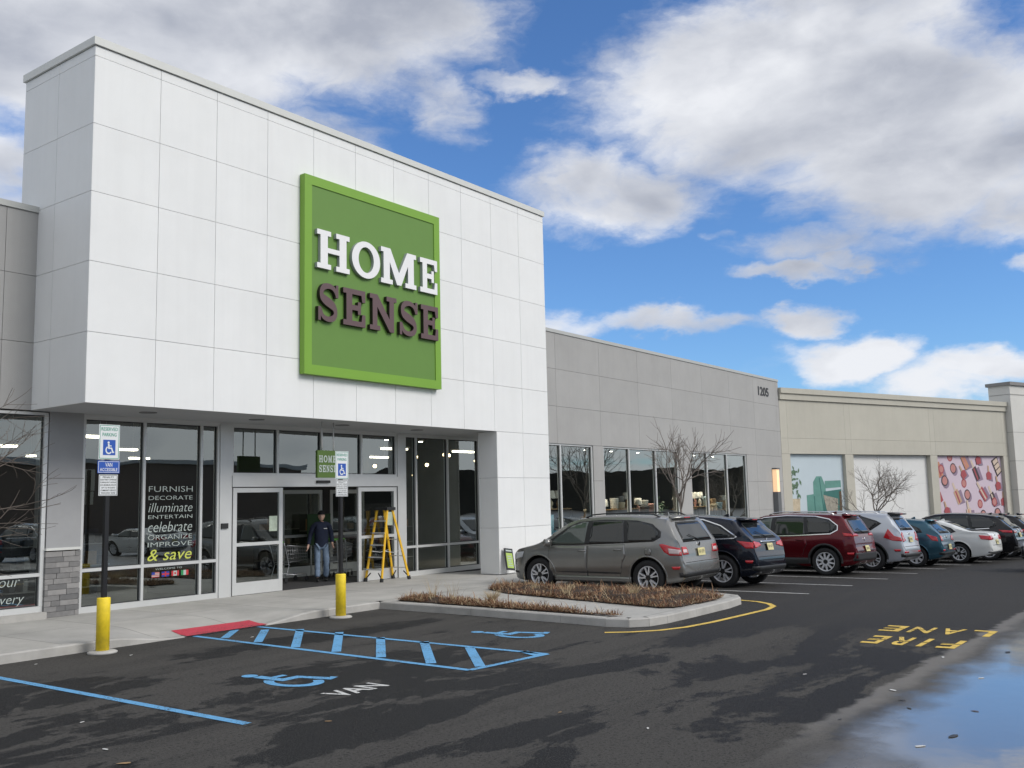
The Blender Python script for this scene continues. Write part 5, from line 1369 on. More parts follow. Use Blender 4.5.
TEAP = suv(paint=paint('paint_teal', (.035, .105, .150), .55, .28), L=4.30, W=1.76, RW=.315, rim=.21, wr=-1.25, wf=1.30, spokes=(7, False),
   top=[(-2.15, .60), (-2.13, .70), (-2.09, .78), (-2.07, .95), (-2.0, 1.06), (-1.66, 1.36), (-1.52, 1.455), (-1.1, 1.50), (-.5, 1.53), (0, 1.53), (.45, 1.47), (.65, 1.39), (1.30, 1.03), (1.5, .97), (1.9, .87), (2.05, .78), (2.12, .66), (2.15, .56)],
   belt=[(-2.15, 1.03), (-1.4, 1.03), (-.5, .98), (.8, .93), (2.15, .78)], bot=[(-2.15, .38), (-2.0, .28), (-1.7, .22), (1.7, .20), (2.0, .24), (2.15, .34)],
   dlo=[(1.18, .96), (.60, 1.31), (.34, 1.38), (-.3, 1.42), (-.95, 1.39), (-1.40, 1.20), (-1.50, 1.07), (-.60, .99), (.3, .96)],
   windows=[[(1.02, .975), (.52, 1.31), (.22, 1.37), (.10, 1.375), (.14, .985)], [(.02, .99), (-.02, 1.38), (-.72, 1.38), (-.82, 1.015)], [(-.90, 1.02), (-.82, 1.375), (-1.0, 1.345), (-1.32, 1.20), (-1.40, 1.08)]],
   doors=[('f', [(1.0, .32), (1.02, .94), (.08, .94), (.08, .32)], (.2, .83)), ('r', [(.06, .32), (.06, .94), (-.80, .97), (-.80, .70), (-.66, .32)], (-.62, .86))],
   mirror=(.95, .98), rail=None, ws=[(-.60, 1.05), (.60, 1.05), (.50, 1.40), (-.50, 1.40)], rw=[(-.54, 1.07), (.54, 1.07), (.48, 1.30), (.42, 1.35), (-.42, 1.35), (-.48, 1.30)],
   tail_side=[(0, [(-1.62, 1.02), (-1.96, .93), (-2.0, .80), (-1.80, .83)])], tail_rear=[(0, [(.52, .82), (.76, .80), (.76, .98), (.58, .95)]), (1, [(.56, .85), (.70, .85), (.70, .90), (.58, .90)])],
   reflector=[[(.52, .50), (.74, .50), (.74, .55), (.54, .55)]], reflector_side=[], spoiler=(-1.50, 1.485, .48, .20), antenna=-1.0, sill0=.22, sill1=.32, head_z=.70, plate=.62, gate_seam=.66, valance=.46, badge=.92, plate_bar=None, reg='B52 TUN')
squeeze(TEAP, .85, .965)
c = make_car('hatchback', 'teal blue hatchback parked between the silver SUV and the white sedan', TEAP); place(c, 31.05, 7.95, TEAP)
WHIP = suv(paint=paint('paint_white', (.72, .73, .71), .0, .35), L=4.62, W=1.78, RW=.32, rim=.215, wr=-1.28, wf=1.36, spokes=(5, True), spin=.1,
   top=[(-2.31, .60), (-2.29, .74), (-2.26, .88), (-2.22, .985), (-2.1, 1.03), (-1.72, 1.06), (-1.60, 1.08), (-1.0, 1.32), (-.72, 1.405), (-.4, 1.44), (0, 1.45), (.35, 1.42), (.60, 1.34), (1.25, 1.00), (1.45, .95), (2.0, .85), (2.18, .75), (2.28, .64), (2.31, .54)],
   belt=[(-2.31, .96), (-1.4, .96), (-.5, .94), (.8, .91), (2.31, .76)], bot=[(-2.31, .36), (-2.1, .27), (-1.7, .20), (1.7, .18), (2.1, .22), (2.31, .32)],
   dlo=[(1.14, .94), (.58, 1.26), (.32, 1.33), (-.2, 1.355), (-.65, 1.31), (-1.08, 1.16), (-1.22, 1.04), (-1.05, .985), (-.4, .97), (.3, .95)],
   windows=[[(1.0, .955), (.52, 1.25), (.22, 1.315), (.10, 1.32), (.14, .965)], [(.02, .97), (-.02, 1.325), (-.60, 1.29), (-.70, .985)], [(-.76, .99), (-.68, 1.275), (-1.02, 1.14), (-1.12, 1.03), (-1.02, 1.0)]],
   doors=[('f', [(1.0, .32), (1.02, .93), (.08, .93), (.08, .32)], (.2, .80)), ('r', [(.06, .32), (.06, .93), (-.86, .955), (-.92, .75), (-.78, .60), (-.68, .32)], (-.68, .82))],
   mirror=(.92, .96), rail=None, ws=[(-.62, 1.02), (.62, 1.02), (.50, 1.33), (-.50, 1.33)], rw=[(-.58, 1.09), (.58, 1.09), (.46, 1.34), (-.46, 1.34)],
   tail_side=[(0, [(-1.92, .93), (-2.22, .90), (-2.25, .77), (-1.98, .80)])], tail_rear=[(0, [(.44, .79), (.80, .77), (.80, .92), (.50, .91)])],
   reflector=[], reflector_side=[], spoiler=None, wiper=False, antenna=-.62, sill0=.22, sill1=.31, dark_sill=False, head_z=.70, plate=.70, gate_seam=.60, valance=.40, badge=.93, reg='PWZ 44A')
squeeze(WHIP, .96, .975)
c = make_car('sedan', 'white sedan parked between the teal hatchback and a black crossover', WHIP); place(c, 33.95, 7.35, WHIP)
BLKP = suv(paint=paint('paint_black', (.008, .008, .010), .2, .22), L=4.85, W=1.92, wr=-1.42, wf=1.40, spokes=(5, False), rim=.25,
   top=[(-2.425, .62), (-2.40, .74), (-2.36, .82), (-2.33, 1.0), (-2.25, 1.14), (-1.90, 1.45), (-1.74, 1.59), (-1.3, 1.66), (-.7, 1.71), (-.1, 1.72), (.35, 1.68), (.70, 1.57), (1.42, 1.12), (1.6, 1.05), (2.1, .97), (2.30, .86), (2.38, .74), (2.425, .60)],
   belt=[(-2.425, 1.12), (-1.6, 1.13), (-.5, 1.07), (.8, 1.02), (1.4, .98), (2.425, .86)], bot=[(-2.425, .40), (-2.2, .30), (-1.8, .24), (1.8, .22), (2.2, .26), (2.425, .38)],
   tail_side=[(0, [(-1.80, 1.08), (-2.25, 1.06), (-2.26, .98), (-1.95, 1.00)])], tail_rear=[(0, [(.40, .98), (.82, .96), (.82, 1.06), (.46, 1.05)]), (1, [(.5, 1.0), (.80, .99), (.80, 1.03), (.5, 1.03)])],
   reflector_side=[], rail=None, chrome=[(1.1, 1.045), (-.6, 1.085), (-1.5, 1.14)], reg='T93 NKC')
squeeze(BLKP, .92, .955)
c = make_car('crossover', 'black crossover with a long sloping roof right of the white sedan', BLKP); place(c, 36.75, 7.0, BLKP)
c2 = copy_tree(c); c2['label'] = 'second black crossover, farthest along the row at the right edge'; place(c2, 39.5, 6.9, BLKP)
# one car of the next aisle, just entering the frame, and a few behind the camera that the shop glass mirrors
EDGP = dict(BLKP); EDGP['paint'] = paint('paint_graphite', (.02, .021, .024), .4, .25); EDGP['group'] = None; EDGP['reg'] = 'G06 LSD'
c = make_car('crossover', 'graphite car on the lane, only its nose showing at the right edge', EDGP); c.location = (30.45, 2.55, gr(30.4)); c.rotation_euler = (0, R(1.43), R(2))

# ------------------------------------------------------------------ bollards with accessible parking signs
def sign_face(par, x, y, z0, z1, w, kind):
    mb = MB(); mb.prism([(-w/2, z0), (w/2, z0), (w/2, z1), (-w/2, z1)], lambda u, v, d: (x+u, y+d, v), -.003, .0)
    o = mb.build('sign_plate', {'isa': SWHITE, 'van': SBLUE, 'fine': SWHITE}[kind], par, bevel=.0)
    mb = MB(); Y_ = y-.0045
    F = lambda u, v: (x-w/2+u*w, Y_, z0+v*(z1-z0))
    def border(m_, mi):
        mb.mi = mi; t1 = m_/w; t2 = m_/(z1-z0); e1, e2 = .03, .03*w/(z1-z0)
        for q in ([(e1, e2), (1-e1, e2), (1-e1, e2+t2), (e1, e2+t2)], [(e1, 1-e2-t2), (1-e1, 1-e2-t2), (1-e1, 1-e2), (e1, 1-e2)], [(e1, e2+t2), (e1+t1, e2+t2), (e1+t1, 1-e2-t2), (e1, 1-e2-t2)], [(1-e1-t1, e2+t2), (1-e1, e2+t2), (1-e1, 1-e2-t2), (1-e1-t1, 1-e2-t2)]): mb.face([F(*p) for p in q])
    def tx(s, u0, u1, v0, v1, mi): mb.mi = mi; put_text(mb, s, lambda u, v: (F(u0+(u1-u0)*u, v0+(v1-v0)*v)), res=2, offset=.015)
    if kind == 'isa':
        border(.008, 1); tx('RESERVED', .10, .90, .82, .92, 1); tx('PARKING', .16, .84, .66, .76, 1)
        mb.mi = 0; mb.face([F(u, v) for u, v in ((.20, .12), (.80, .12), (.80, .56), (.20, .56))])
        mb.mi = 2; Y_ -= .001; isa(mb, lambda u, v: F(.28+u*.5, .15+v*.36))
    elif kind == 'van':
        border(.006, 2); tx('VAN', .34, .66, .52, .84, 2); tx('ACCESSIBLE', .10, .90, .16, .42, 2)
    else:
        border(.006, 3)
        rows = [('PENALTY', .2, .8), ('$250 FIRST OFFENSE', .08, .92), ('SUBSEQUENT OFFENSE', .08, .92), ('$250 MINIMUM AND/OR', .08, .92), ('UP TO 90 DAYS', .14, .86), ('COMMUNITY SERVICE', .1, .9), ('TOW-AWAY ZONE', .12, .88)]
        for i, (s, a, b_) in enumerate(rows): tx(s, a, b_, .84-i*.125, .84-i*.125+.075, 3)
    mb.build('sign_print', [SBLUE, SGREEN, SWHITE, M('sign_black', (.03, .03, .03), .5, var=0)], o, recalc=False)
def bollard(x, y, label, van, top):
    b_ = thing('bollard', label, 'bollard', (x, y, 0), 'yellow bollards with accessible parking signs')
    mb = MB(); mb.lathe([(.091, .02), (.091, .755), (.086, .766), (.03, .770)], (x, y, 0), n=32); mb.build('sleeve', YEL, b_)
    mb = MB(); mb.lathe([(.20, .0), (.20, .02), (.17, .035), (.10, .04)], (x, y, 0), n=24); mb.build('footing', CONC, b_)
    ps = thing('sign_post', None, None, (x, y, .77)); ps.parent = b_; ps.location = (0, 0, .77)
    ps.name = 'sign_post'
    bpy.data.objects.remove(ps)
    mb = MB(); mb.box(x-.03, x+.03, y-.03, y+.03, .765, top-.02); po = mb.build('post', BLK, b_, bevel=.004)
    z = top
    y_ = y-.034
    sign_face(po, x, y_, z-.50, z, .32, 'isa')
    if van: sign_face(po, x, y_, z-.70, z-.52, .34, 'van'); sign_face(po, x, y_, z-1.02, z-.72, .29, 'fine')
    else: sign_face(po, x, y_, z-.81, z-.52, .29, 'fine')
p1, p2 = gz(101, 653, 0), gz(341, 618, 0)
bollard(7.67, 12.98, 'yellow bollard left of the red ramp with three signs and a blue van plate', True, 3.22)
bollard(12.16, 12.93, 'yellow bollard before the doors, two parking signs and no van plate', False, 2.95)

# ------------------------------------------------------------------ stepladder
lad = thing('stepladder', 'yellow fibreglass stepladder with black cap standing open by the right door leaf', 'ladder', (17.3, 16.8, ZS))
TL = Vector((17.28, 16.80, 1.86))
feet = [Vector((16.81, 17.02, ZS)), Vector((16.81, 16.48, ZS)), Vector((17.80, 17.04, ZS)), Vector((17.80, 16.50, ZS))]
tops = [TL+Vector((-.10, .17, 0)), TL+Vector((-.10, -.17, 0)), TL+Vector((.10, .14, 0)), TL+Vector((.10, -.14, 0))]
def beam(mb, a, b_, w, d):
    a, b_ = Vector(a), Vector(b_); z = (b_-a).normalized(); y = Vector((0, 1, 0)); x = y.cross(z).normalized(); y = z.cross(x)
    vs = [mb.bm.verts.new(p+x*i*w/2+y*j*d/2) for p in (a, b_) for i, j in ((-1, -1), (1, -1), (1, 1), (-1, 1))]
    for f in ((3, 2, 1, 0), (4, 5, 6, 7), (0, 1, 5, 4), (1, 2, 6, 5), (2, 3, 7, 6), (3, 0, 4, 7)): mb.bm.faces.new([vs[i] for i in f])
for f_, t_ in zip(feet, tops):
    mb = MB(); beam(mb, f_+(t_-f_)*.03, t_, .055, .028); r_ = mb.build('rail', FIBY, lad, bevel=.004)
    mb = MB(); beam(mb, f_, f_+(t_-f_)*.05, .075, .05); mb.build('foot', PLAST, r_, bevel=.006)
for k in range(1, 6):
    t_ = k/6; a, b_ = feet[0].lerp(tops[0], t_), feet[1].lerp(tops[1], t_)
    mb = MB(); mb.box(a.x-.04, a.x+.04, b_.y, a.y, a.z-.014, a.z+.014); mb.build('step', ALU, lad, bevel=.003)
for k in (1, 2, 3.4, 4.6):
    t_ = k/6; a, b_ = feet[2].lerp(tops[2], t_), feet[3].lerp(tops[3], t_)
    mb = MB(); mb.tube([a, b_], .012, 8); mb.build('crossbar', ALU, lad)
mb = MB(); mb.box(TL.x-.15, TL.x+.15, TL.y-.21, TL.y+.21, TL.z-.03, TL.z+.04); mb.build('top_cap', PLAST, lad, bevel=.01)
for sy in (0, 1):
    a, b_ = feet[sy].lerp(tops[sy], .42), feet[sy+2].lerp(tops[sy+2], .42); m_ = (a+b_)/2+Vector((0, 0, -.05))
    mb = MB(); mb.tube([a, m_], .009, 5); mb.tube([m_, b_], .009, 5); mb.build('spreader', ALU, lad)
for i in (0, 2):
    a, b_ = feet[i].lerp(tops[i], .12), feet[i+1].lerp(tops[i+1], .12)
    mb = MB(); beam(mb, a, b_, .03, .04); beam(mb, feet[i].lerp(tops[i], .04), a.lerp(b_, .25), .02, .02); beam(mb, feet[i+1].lerp(tops[i+1], .04), a.lerp(b_, .75), .02, .02); mb.build('foot_brace', PLAST, lad)

# A small promotional sign leaning on the tower pier
sg = thing('leaning_sign', 'small black and lime notice board leaning against the white tower pier', 'sign', (19.98, 15.02, ZS))
Ms = Matrix.Translation((19.98, 15.0, ZS+.10)) @ Matrix.Rotation(R(-14), 4, 'X') @ Matrix.Rotation(R(7), 4, 'Y')
mb = MB(); mb.box(-.17, .17, -.01, .01, 0, .56, Ms); mb.build('board', BLK, sg, bevel=.003)
mb = MB(); mb.mi = 0
mb.face([Ms @ Vector(p) for p in ((-.13, -.013, .05), (.13, -.013, .05), (.13, -.013, .44), (-.13, -.013, .44))])
mb.mi = 1
for i in range(5): mb.face([Ms @ Vector(p) for p in ((-.09+.01*(i % 2), -.015, .10+i*.06), (.09-.02*(i % 3), -.015, .10+i*.06), (.09-.02*(i % 3), -.015, .125+i*.06), (-.09+.01*(i % 2), -.015, .125+i*.06))])
mb.face([Ms @ Vector(p) for p in ((-.12, -.0125, .48), (.12, -.0125, .48), (.12, -.0125, .52), (-.12, -.0125, .52))])
mb.build('print', [M('notice_lime', (.40, .55, .12), .5, var=0), VINW], sg, recalc=False)
mb = MB(); mb.tube([Ms @ Vector((-.12, .0, 0)), Ms @ Vector((-.16, -.05, -.10))], .006, 5); mb.build('leg', ALU, sg)
mb = MB(); mb.tube([Ms @ Vector((.12, .0, 0)), Ms @ Vector((.16, -.05, -.10))], .006, 5); mb.build('leg', ALU, sg)

# ------------------------------------------------------------------ person walking out of the doors
def skin_mesh(name, verts, edges, rads, mat, parent, sub=2, root=0):
    me = bpy.data.meshes.new(name); me.from_pydata([tuple(v) for v in verts], edges, []); o = bpy.data.objects.new(name, me); COL.objects.link(o)
    md = o.modifiers.new('s', 'SKIN'); md.use_smooth_shade = True
    sv_ = me.skin_vertices[0].data if me.skin_vertices else None
    if sv_ is None:
        me.skin_vertices_add() if hasattr(me, 'skin_vertices_add') else None
        sv_ = me.skin_vertices[0].data
    for i, r in enumerate(rads): sv_[i].radius = r if isinstance(r, tuple) else (r, r)
    for i in range(len(rads)): sv_[i].use_root = (i == root)
    ms = o.modifiers.new('u', 'SUBSURF'); ms.levels = sub; ms.render_levels = sub
    dg = bpy.context.evaluated_depsgraph_get(); dg.update()
    nm = bpy.data.meshes.new_from_object(o.evaluated_get(dg)); bpy.data.objects.remove(o)
    nm.name = name; nm.materials.clear(); nm.materials.append(mat)
    for p in nm.polygons: p.use_smooth = True
    r = bpy.data.objects.new(name, nm); COL.objects.link(r); r.parent = parent
    return r
per = thing('person', 'person in black knit cap, navy fleece and jeans walking out of the open doors', 'person', (16.38, 18.1, ZS+.014), rz=R(-38))
# local: -Y forward, x to the person's left is +X
J = dict(pel=(0, 0, .88), waist=(0, .0, 1.02), chest=(0, -.005, 1.22), neck0=(0, 0, 1.40), neck=(0, -.01, 1.455),
         hl=(.095, 0, .84), kl=(.12, -.08, .47), al=(.115, .05, .09), hr=(-.095, 0, .84), kr=(-.10, -.05, .47), ar=(-.10, -.14, .09),
         sl=(.19, .0, 1.355), el=(.25, .04, 1.10), wl=(.255, -.12, .91), sr_=(-.19, 0, 1.355), er=(-.27, .05, 1.10), wr=(-.315, -.02, .87))
# bare body: neck, forearms, hands and the rest in one surface
names_ = list(J); V_ = [Vector(J[k]) for k in names_]; ix = {k: i for i, k in enumerate(names_)}
E_ = [('pel', 'waist'), ('waist', 'chest'), ('chest', 'neck0'), ('neck0', 'neck'), ('pel', 'hl'), ('hl', 'kl'), ('kl', 'al'), ('pel', 'hr'), ('hr', 'kr'), ('kr', 'ar'), ('neck0', 'sl'), ('sl', 'el'), ('el', 'wl'), ('neck0', 'sr_'), ('sr_', 'er'), ('er', 'wr')]
E_ = [(ix[a], ix[b_]) for a, b_ in E_]
rad = dict(pel=(.12, .09), waist=(.13, .09), chest=(.14, .095), neck0=(.07, .07), neck=(.05, .055), hl=.08, kl=.055, al=.04, hr=.08, kr=.055, ar=.04, sl=.055, el=.042, wl=.028, sr_=.055, er=.042, wr=.028)
R_ = [rad[k] for k in names_]
def add_hand(w, d, side):
    """palm, four curled fingers and a thumb grown out of the wrist"""
    w = Vector(w); d = Vector(d).normalized(); lat = Vector((0, -1, 0)) - d*Vector((0, -1, 0)).dot(d); lat.normalize(); nrm = d.cross(lat)*side
    wi = ix['wl' if side > 0 else 'wr']
    V_.append(w+d*.05); R_.append((.036, .02)); pi = len(V_)-1; E_.append((wi, pi))
    for k, (o_, ln) in enumerate(((.030, .070), (.011, .080), (-.010, .075), (-.030, .060))):
        base = w+d*.085+lat*o_; V_.append(base); R_.append(.0105); b_ = len(V_)-1; E_.append((pi, b_))
        V_.append(base+d*ln*.5-nrm*.012); R_.append(.009); E_.append((b_, len(V_)-1))
        V_.append(base+d*ln*.85-nrm*.035); R_.append(.0075); E_.append((len(V_)-2, len(V_)-1))
    V_.append(w+d*.045+lat*.042-nrm*.01); R_.append(.011); E_.append((pi, len(V_)-1))
    V_.append(w+d*.085+lat*.055-nrm*.028); R_.append(.009); E_.append((len(V_)-2, len(V_)-1))
add_hand(J['wl'], Vector(J['wl'])-Vector(J['el'])+Vector((0, -.02, 0)), 1)
add_hand(J['wr'], Vector(J['wr'])-Vector(J['er']), -1)
# head with a face: shaped from a sphere grid and merged into the same mesh
bodyo = skin_mesh('body', V_, E_, R_, SKIN, per)
bm = bmesh.new(); bm.from_mesh(bodyo.data)
hb = bmesh.new(); bmesh.ops.create_uvsphere(hb, u_segments=28, v_segments=20, radius=1)
hc = Vector((0, -.03, 1.575))
for v in hb.verts:
    x, y, z = v.co
    wx = .076*(1-.22*max(0, -z)**1.3); p = Vector((x*wx, y*(.095 if y > 0 else .090), z*.118))
    if y < 0:
        f = -y
        p.y -= .024*math.exp(-((x/.17)**2+((z+.12)/.20)**2))          # nose
        p.y += .012*math.exp(-(((abs(x)-.36)/.16)**2+((z-.06)/.12)**2))  # eye sockets
        p.y -= .008*math.exp(-((x/.30)**2+((z+.45)/.07)**2))          # lips
        p.y -= .012*math.exp(-((x/.30)**2+((z+.80)/.14)**2))          # chin
    if abs(x) > .92 and abs(z) < .25: p.x *= 1.10                      # ears
    v.co = hc+p
tmp = bpy.data.meshes.new('h'); hb.to_mesh(tmp); hb.free(); bm.from_mesh(tmp); bpy.data.meshes.remove(tmp)
for f in bm.faces: f.smooth = True
bm.to_mesh(bodyo.data); bm.free()
mb = MB()
for sx in (-1, 1): mb.lathe([(.001, -.002), (.007, 0), (.009, .004)], (sx*.028, -.113, 1.585), 'Y', 10)
mb.build('eyes', BLK, per, world=False)
# clothes
cv = [Vector(J[k]) for k in ('pel', 'waist', 'chest', 'neck0', 'sl', 'el', 'wl', 'sr_', 'er', 'wr')]; cv[0] = Vector((0, 0, .79))
cv.append(Vector((0, -.01, 1.46))); cv[6] = Vector(J['el']).lerp(Vector(J['wl']), .93); cv[9] = Vector(J['er']).lerp(Vector(J['wr']), .93)
skin_mesh('jacket', cv, [(0, 1), (1, 2), (2, 3), (3, 4), (4, 5), (5, 6), (3, 7), (7, 8), (8, 9), (3, 10)], [(.182, .142), (.185, .145), (.195, .14), (.11, .09), .078, .062, .048, .078, .062, .048, (.07, .07)], NAVYCL, per, root=1)
pv_ = [Vector((0, 0, .90)), Vector(J['hl']), Vector(J['kl']), Vector(J['al'])+Vector((0, 0, .0)), Vector(J['hr']), Vector(J['kr']), Vector(J['ar'])]
skin_mesh('jeans', pv_, [(0, 1), (1, 2), (2, 3), (0, 4), (4, 5), (5, 6)], [(.13, .10), (.095, .10), (.072, .075), (.070, .075), (.095, .10), (.072, .075), (.070, .075)], JEANS, per)
for k, dy in (('al', 0), ('ar', 0)):
    a = Vector(J[k]); skin_mesh('shoe', [a+Vector((0, .05, -.045)), a+Vector((0, -.02, -.045)), a+Vector((0, -.12, -.055)), a+Vector((0, -.18, -.062))], [(0, 1), (1, 2), (2, 3)], [.042, (.046, .05), (.048, .034), (.036, .024)], SHOE, per, sub=1)
for o_, am in ((k, .011) for k in kids(per) if k.name.split('.')[0] in ('jacket', 'jeans')):
    for v in o_.data.vertices:
        p = v.co; q = Vector((p.x*7, p.y*7, p.z*16)); v.co = p+v.normal*am*(mnoise.noise(q)+.5*mnoise.noise(q*2.1))
hb2 = MB(); bmesh.ops.create_uvsphere(hb2.bm, u_segments=24, v_segments=14, radius=1)
bmesh.ops.delete(hb2.bm, geom=[v for v in hb2.bm.verts if v.co.z < -.05], context='VERTS')
for v in hb2.bm.verts: v.co = Vector((v.co.x*.092, v.co.y*.110-.028, 1.615+v.co.z*.105))
hb2.build('knit_cap', HATM, per, world=False, smooth=True)
mb = MB(); mb.box(.05, .13, -.152, -.146, 1.27, 1.285); mb.build('name_badge', SWHITE, per, world=False)

# ------------------------------------------------------------------ shopping carts
def cart():
    r = thing('shopping_cart', 'x', 'shopping cart', (0, 0, 0), 'shopping carts nested in the vestibule')
    ch = M('cart_wire', (.42, .43, .44), .35, metal=.6, var=0)
    mb = MB(); 
    for sx in (-1, 1):
        mb.tube([(sx*.26, .42, .97), (sx*.25, .36, .85), (sx*.24, .22, .42), (sx*.25, .30, .20), (sx*.24, .32, .14)], .012, 6)
        mb.tube([(sx*.25, .30, .20), (sx*.20, -.42, .17), (sx*.18, -.45, .13)], .012, 6)
        mb.tube([(sx*.25, .30, .90), (sx*.20, -.46, .82)], .010, 6)
    mb.tube([(-.24, .24, .44), (.24, .24, .44)], .010, 6); mb.tube([(-.20, -.42, .17), (.20, -.42, .17)], .010, 6)
    mb.build('frame', ch, r, world=False)
    mb = MB()
    for k in range(13):
        t_ = k/12; y = .28-t_*.74; w = .245-.045*t_; zt = .89-.07*t_; zb = .48+.04*t_
        mb.tube([(-w, y, zt), (-w*.86, y, zb), (w*.86, y, zb), (w, y, zt)], .0035, 4)
    for j in range(5):
        t_ = j/4
        for sx in (-1, 1): mb.tube([(sx*(.21+.035*t_), .28, .48+.41*t_), (sx*(.172+.028*t_), -.46, .52+.30*t_)], .0035, 4)
        mb.tube([(-(.172+.028*t_), -.46, .52+.30*t_), ((.172+.028*t_), -.46, .52+.30*t_)], .0035, 4)
    mb.build('basket', ch, r, world=False)
    mb = MB(); mb.tube([(-.26, .43, .985), (.26, .43, .985)], .017, 8); mb.build('handle', M('cart_green_grip', (.10, .30, .05), .5, var=0), r, world=False)
    for x, y in ((-.24, .31), (.24, .31), (-.19, -.44), (.19, -.44)):
        mb = MB(); mb.lathe([(.055, -.014), (.06, -.008), (.06, .008), (.055, .014)], (x, y, .062), 'X', 16); mb.build('wheel', PLAST, r, world=False)
    return r
c0 = cart()
spots = [(16.95, 18.35, 120, 'shopping cart at the front of the nested row, just behind the person'), (17.25, 18.52, 120, 'second shopping cart of the nested row, behind the post of the door'), (17.55, 18.69, 120, 'third shopping cart of the nested row, deepest behind the right door leaf'), (15.9, 18.75, 95, 'lone shopping cart standing left of the person inside the doorway')]
for i, (x, y, a, lb) in enumerate(spots):
    o = c0 if i == 0 else copy_tree(c0); o.location = (x, y, ZS+.013); o.rotation_euler = (0, 0, R(a)); o['label'] = lb
    if i == 3: o['group'] = 'shopping carts nested in the vestibule'
# green poster panel behind the person
t_ = thing('green_banner', 'green poster board on a stand behind the person inside the doorway', 'poster', (17.7, 19.6, ZS))
mb = MB(); mb.box(17.25, 18.05, 19.58, 19.61, .95, 1.76); mb.build('board', M('banner_green', (.035, .09, .03), .6), t_, bevel=.004)
mb = MB(); mb.tube([(17.4, 19.62, 1.0), (17.4, 19.62, ZS+.02)], .015, 6); mb.build('leg', ALU, t_)
mb = MB(); mb.tube([(17.9, 19.62, 1.0), (17.9, 19.62, ZS+.02)], .015, 6); mb.build('leg', ALU, t_)

# ------------------------------------------------------------------ bare trees
def bare_tree(name, label, base, h_trunk, height, spread, seed, mat=BARK, lean=(0, 0), rtr=.055, levels=6):
    rr = random.Random(seed); root = thing(name, label, 'tree', base)
    tr = MB(); cr_ = MB()
    def grow_(p, d, ln, r, lev):
        pts = [Vector(p)]; rads = [r]; n = 4 if lev < 3 else 3; dd = Vector(d).normalized()
        for i in range(n):
            dd = (dd+Vector((rr.gauss(0, .14), rr.gauss(0, .14), rr.gauss(.03, .09)))*(1 if lev else .35)).normalized()
            pts.append(pts[-1]+dd*ln/n); rads.append(r*(1-.35*(i+1)/n))
        (tr if lev == 0 else cr_).tube(pts, rads, 8 if lev < 2 else (5 if lev < 4 else 3), cap=lev < 2)
        if lev >= levels: return
        nb = (5 if lev == 0 else rr.choice((2, 3, 3)))
        az0 = rr.random()*6.28
        for k in range(nb):
            t = (.75+.25*k/nb) if lev == 0 else rr.uniform(.45, 1)
            i = min(n-1, int(t*n)); q = pts[i].lerp(pts[i+1], t*n-i) if i < n else pts[-1]
            az_ = az0+2*math.pi*k/nb+rr.gauss(0, .3); an = rr.uniform(.45, .95)*(1.0 if lev else spread)
            a = dd.orthogonal().normalized(); b_ = dd.cross(a)
            nd = dd*math.cos(an)+(a*math.cos(az_)+b_*math.sin(az_))*math.sin(an)
            nd.z += .04; grow_(q, nd, ln*(rr.uniform(.58, .80) if lev else (height-h_trunk)*.42/ln), max(.0024, r*(.62 if lev == 0 else .60)), lev+1)
        if lev: grow_(pts[-1], dd, ln*.7, max(.0024, r*.62), lev+1)
    grow_(base, (lean[0], lean[1], 1), h_trunk, rtr, 0)
    tr.build('trunk', mat, root); cr_.build('crown', mat, root)
    return root
bare_tree('bare_tree', 'slim bare tree before the wing windows behind the navy SUV', (30.5, 15.4, gr(30.5)+.1), 2.3, 5.2, .75, 9, BARKL, rtr=.05, levels=4)
tb = BP(3.6, gr(48), 2.6)
bare_tree('bare_tree', 'bushy bare tree in front of the blank white bay of the beige store', tb, 1.9, 4.3, 1.2, 12, BARKL, rtr=.055, levels=5)
bare_tree('bare_tree', 'bare tree at the left edge, only twig ends reaching into the picture', (5.0, 15.6, ZS-.02), 1.9, 5.0, 1.5, 21, BARK, rtr=.05, levels=5)

# ------------------------------------------------------------------ planting beds of the island
BEDA = [(13.78, 13.1), (13.62, 11.2), (13.48, 9.2), (13.42, 8.1), (13.50, 7.95), (13.75, 9.2), (14.05, 11.2), (14.5, 12.9), (14.3, 13.25)]
BEDB = [(16.35, 12.9), (15.75, 12.0), (15.25, 10.0), (14.75, 7.95), (14.90, 7.72), (16.2, 7.62), (16.85, 7.75), (17.25, 8.3), (17.30, 10.4), (17.30, 12.8), (17.0, 13.2)]
def inside(poly, x, y):
    c = False; n = len(poly)
    for i in range(n):
        (x1, y1), (x2, y2) = poly[i], poly[i-1]
        if (y1 > y) != (y2 > y) and x < (x2-x1)*(y-y1)/(y2-y1)+x1: c = not c
    return c
def edge_d(poly, x, y):
    best = 9; p = Vector((x, y))
    for i in range(len(poly)):
        a, b_ = Vector(poly[i-1]), Vector(poly[i]); d = b_-a; t = max(0, min(1, (p-a).dot(d)/d.length_squared)); best = min(best, (p-a-d*t).length)
    return best
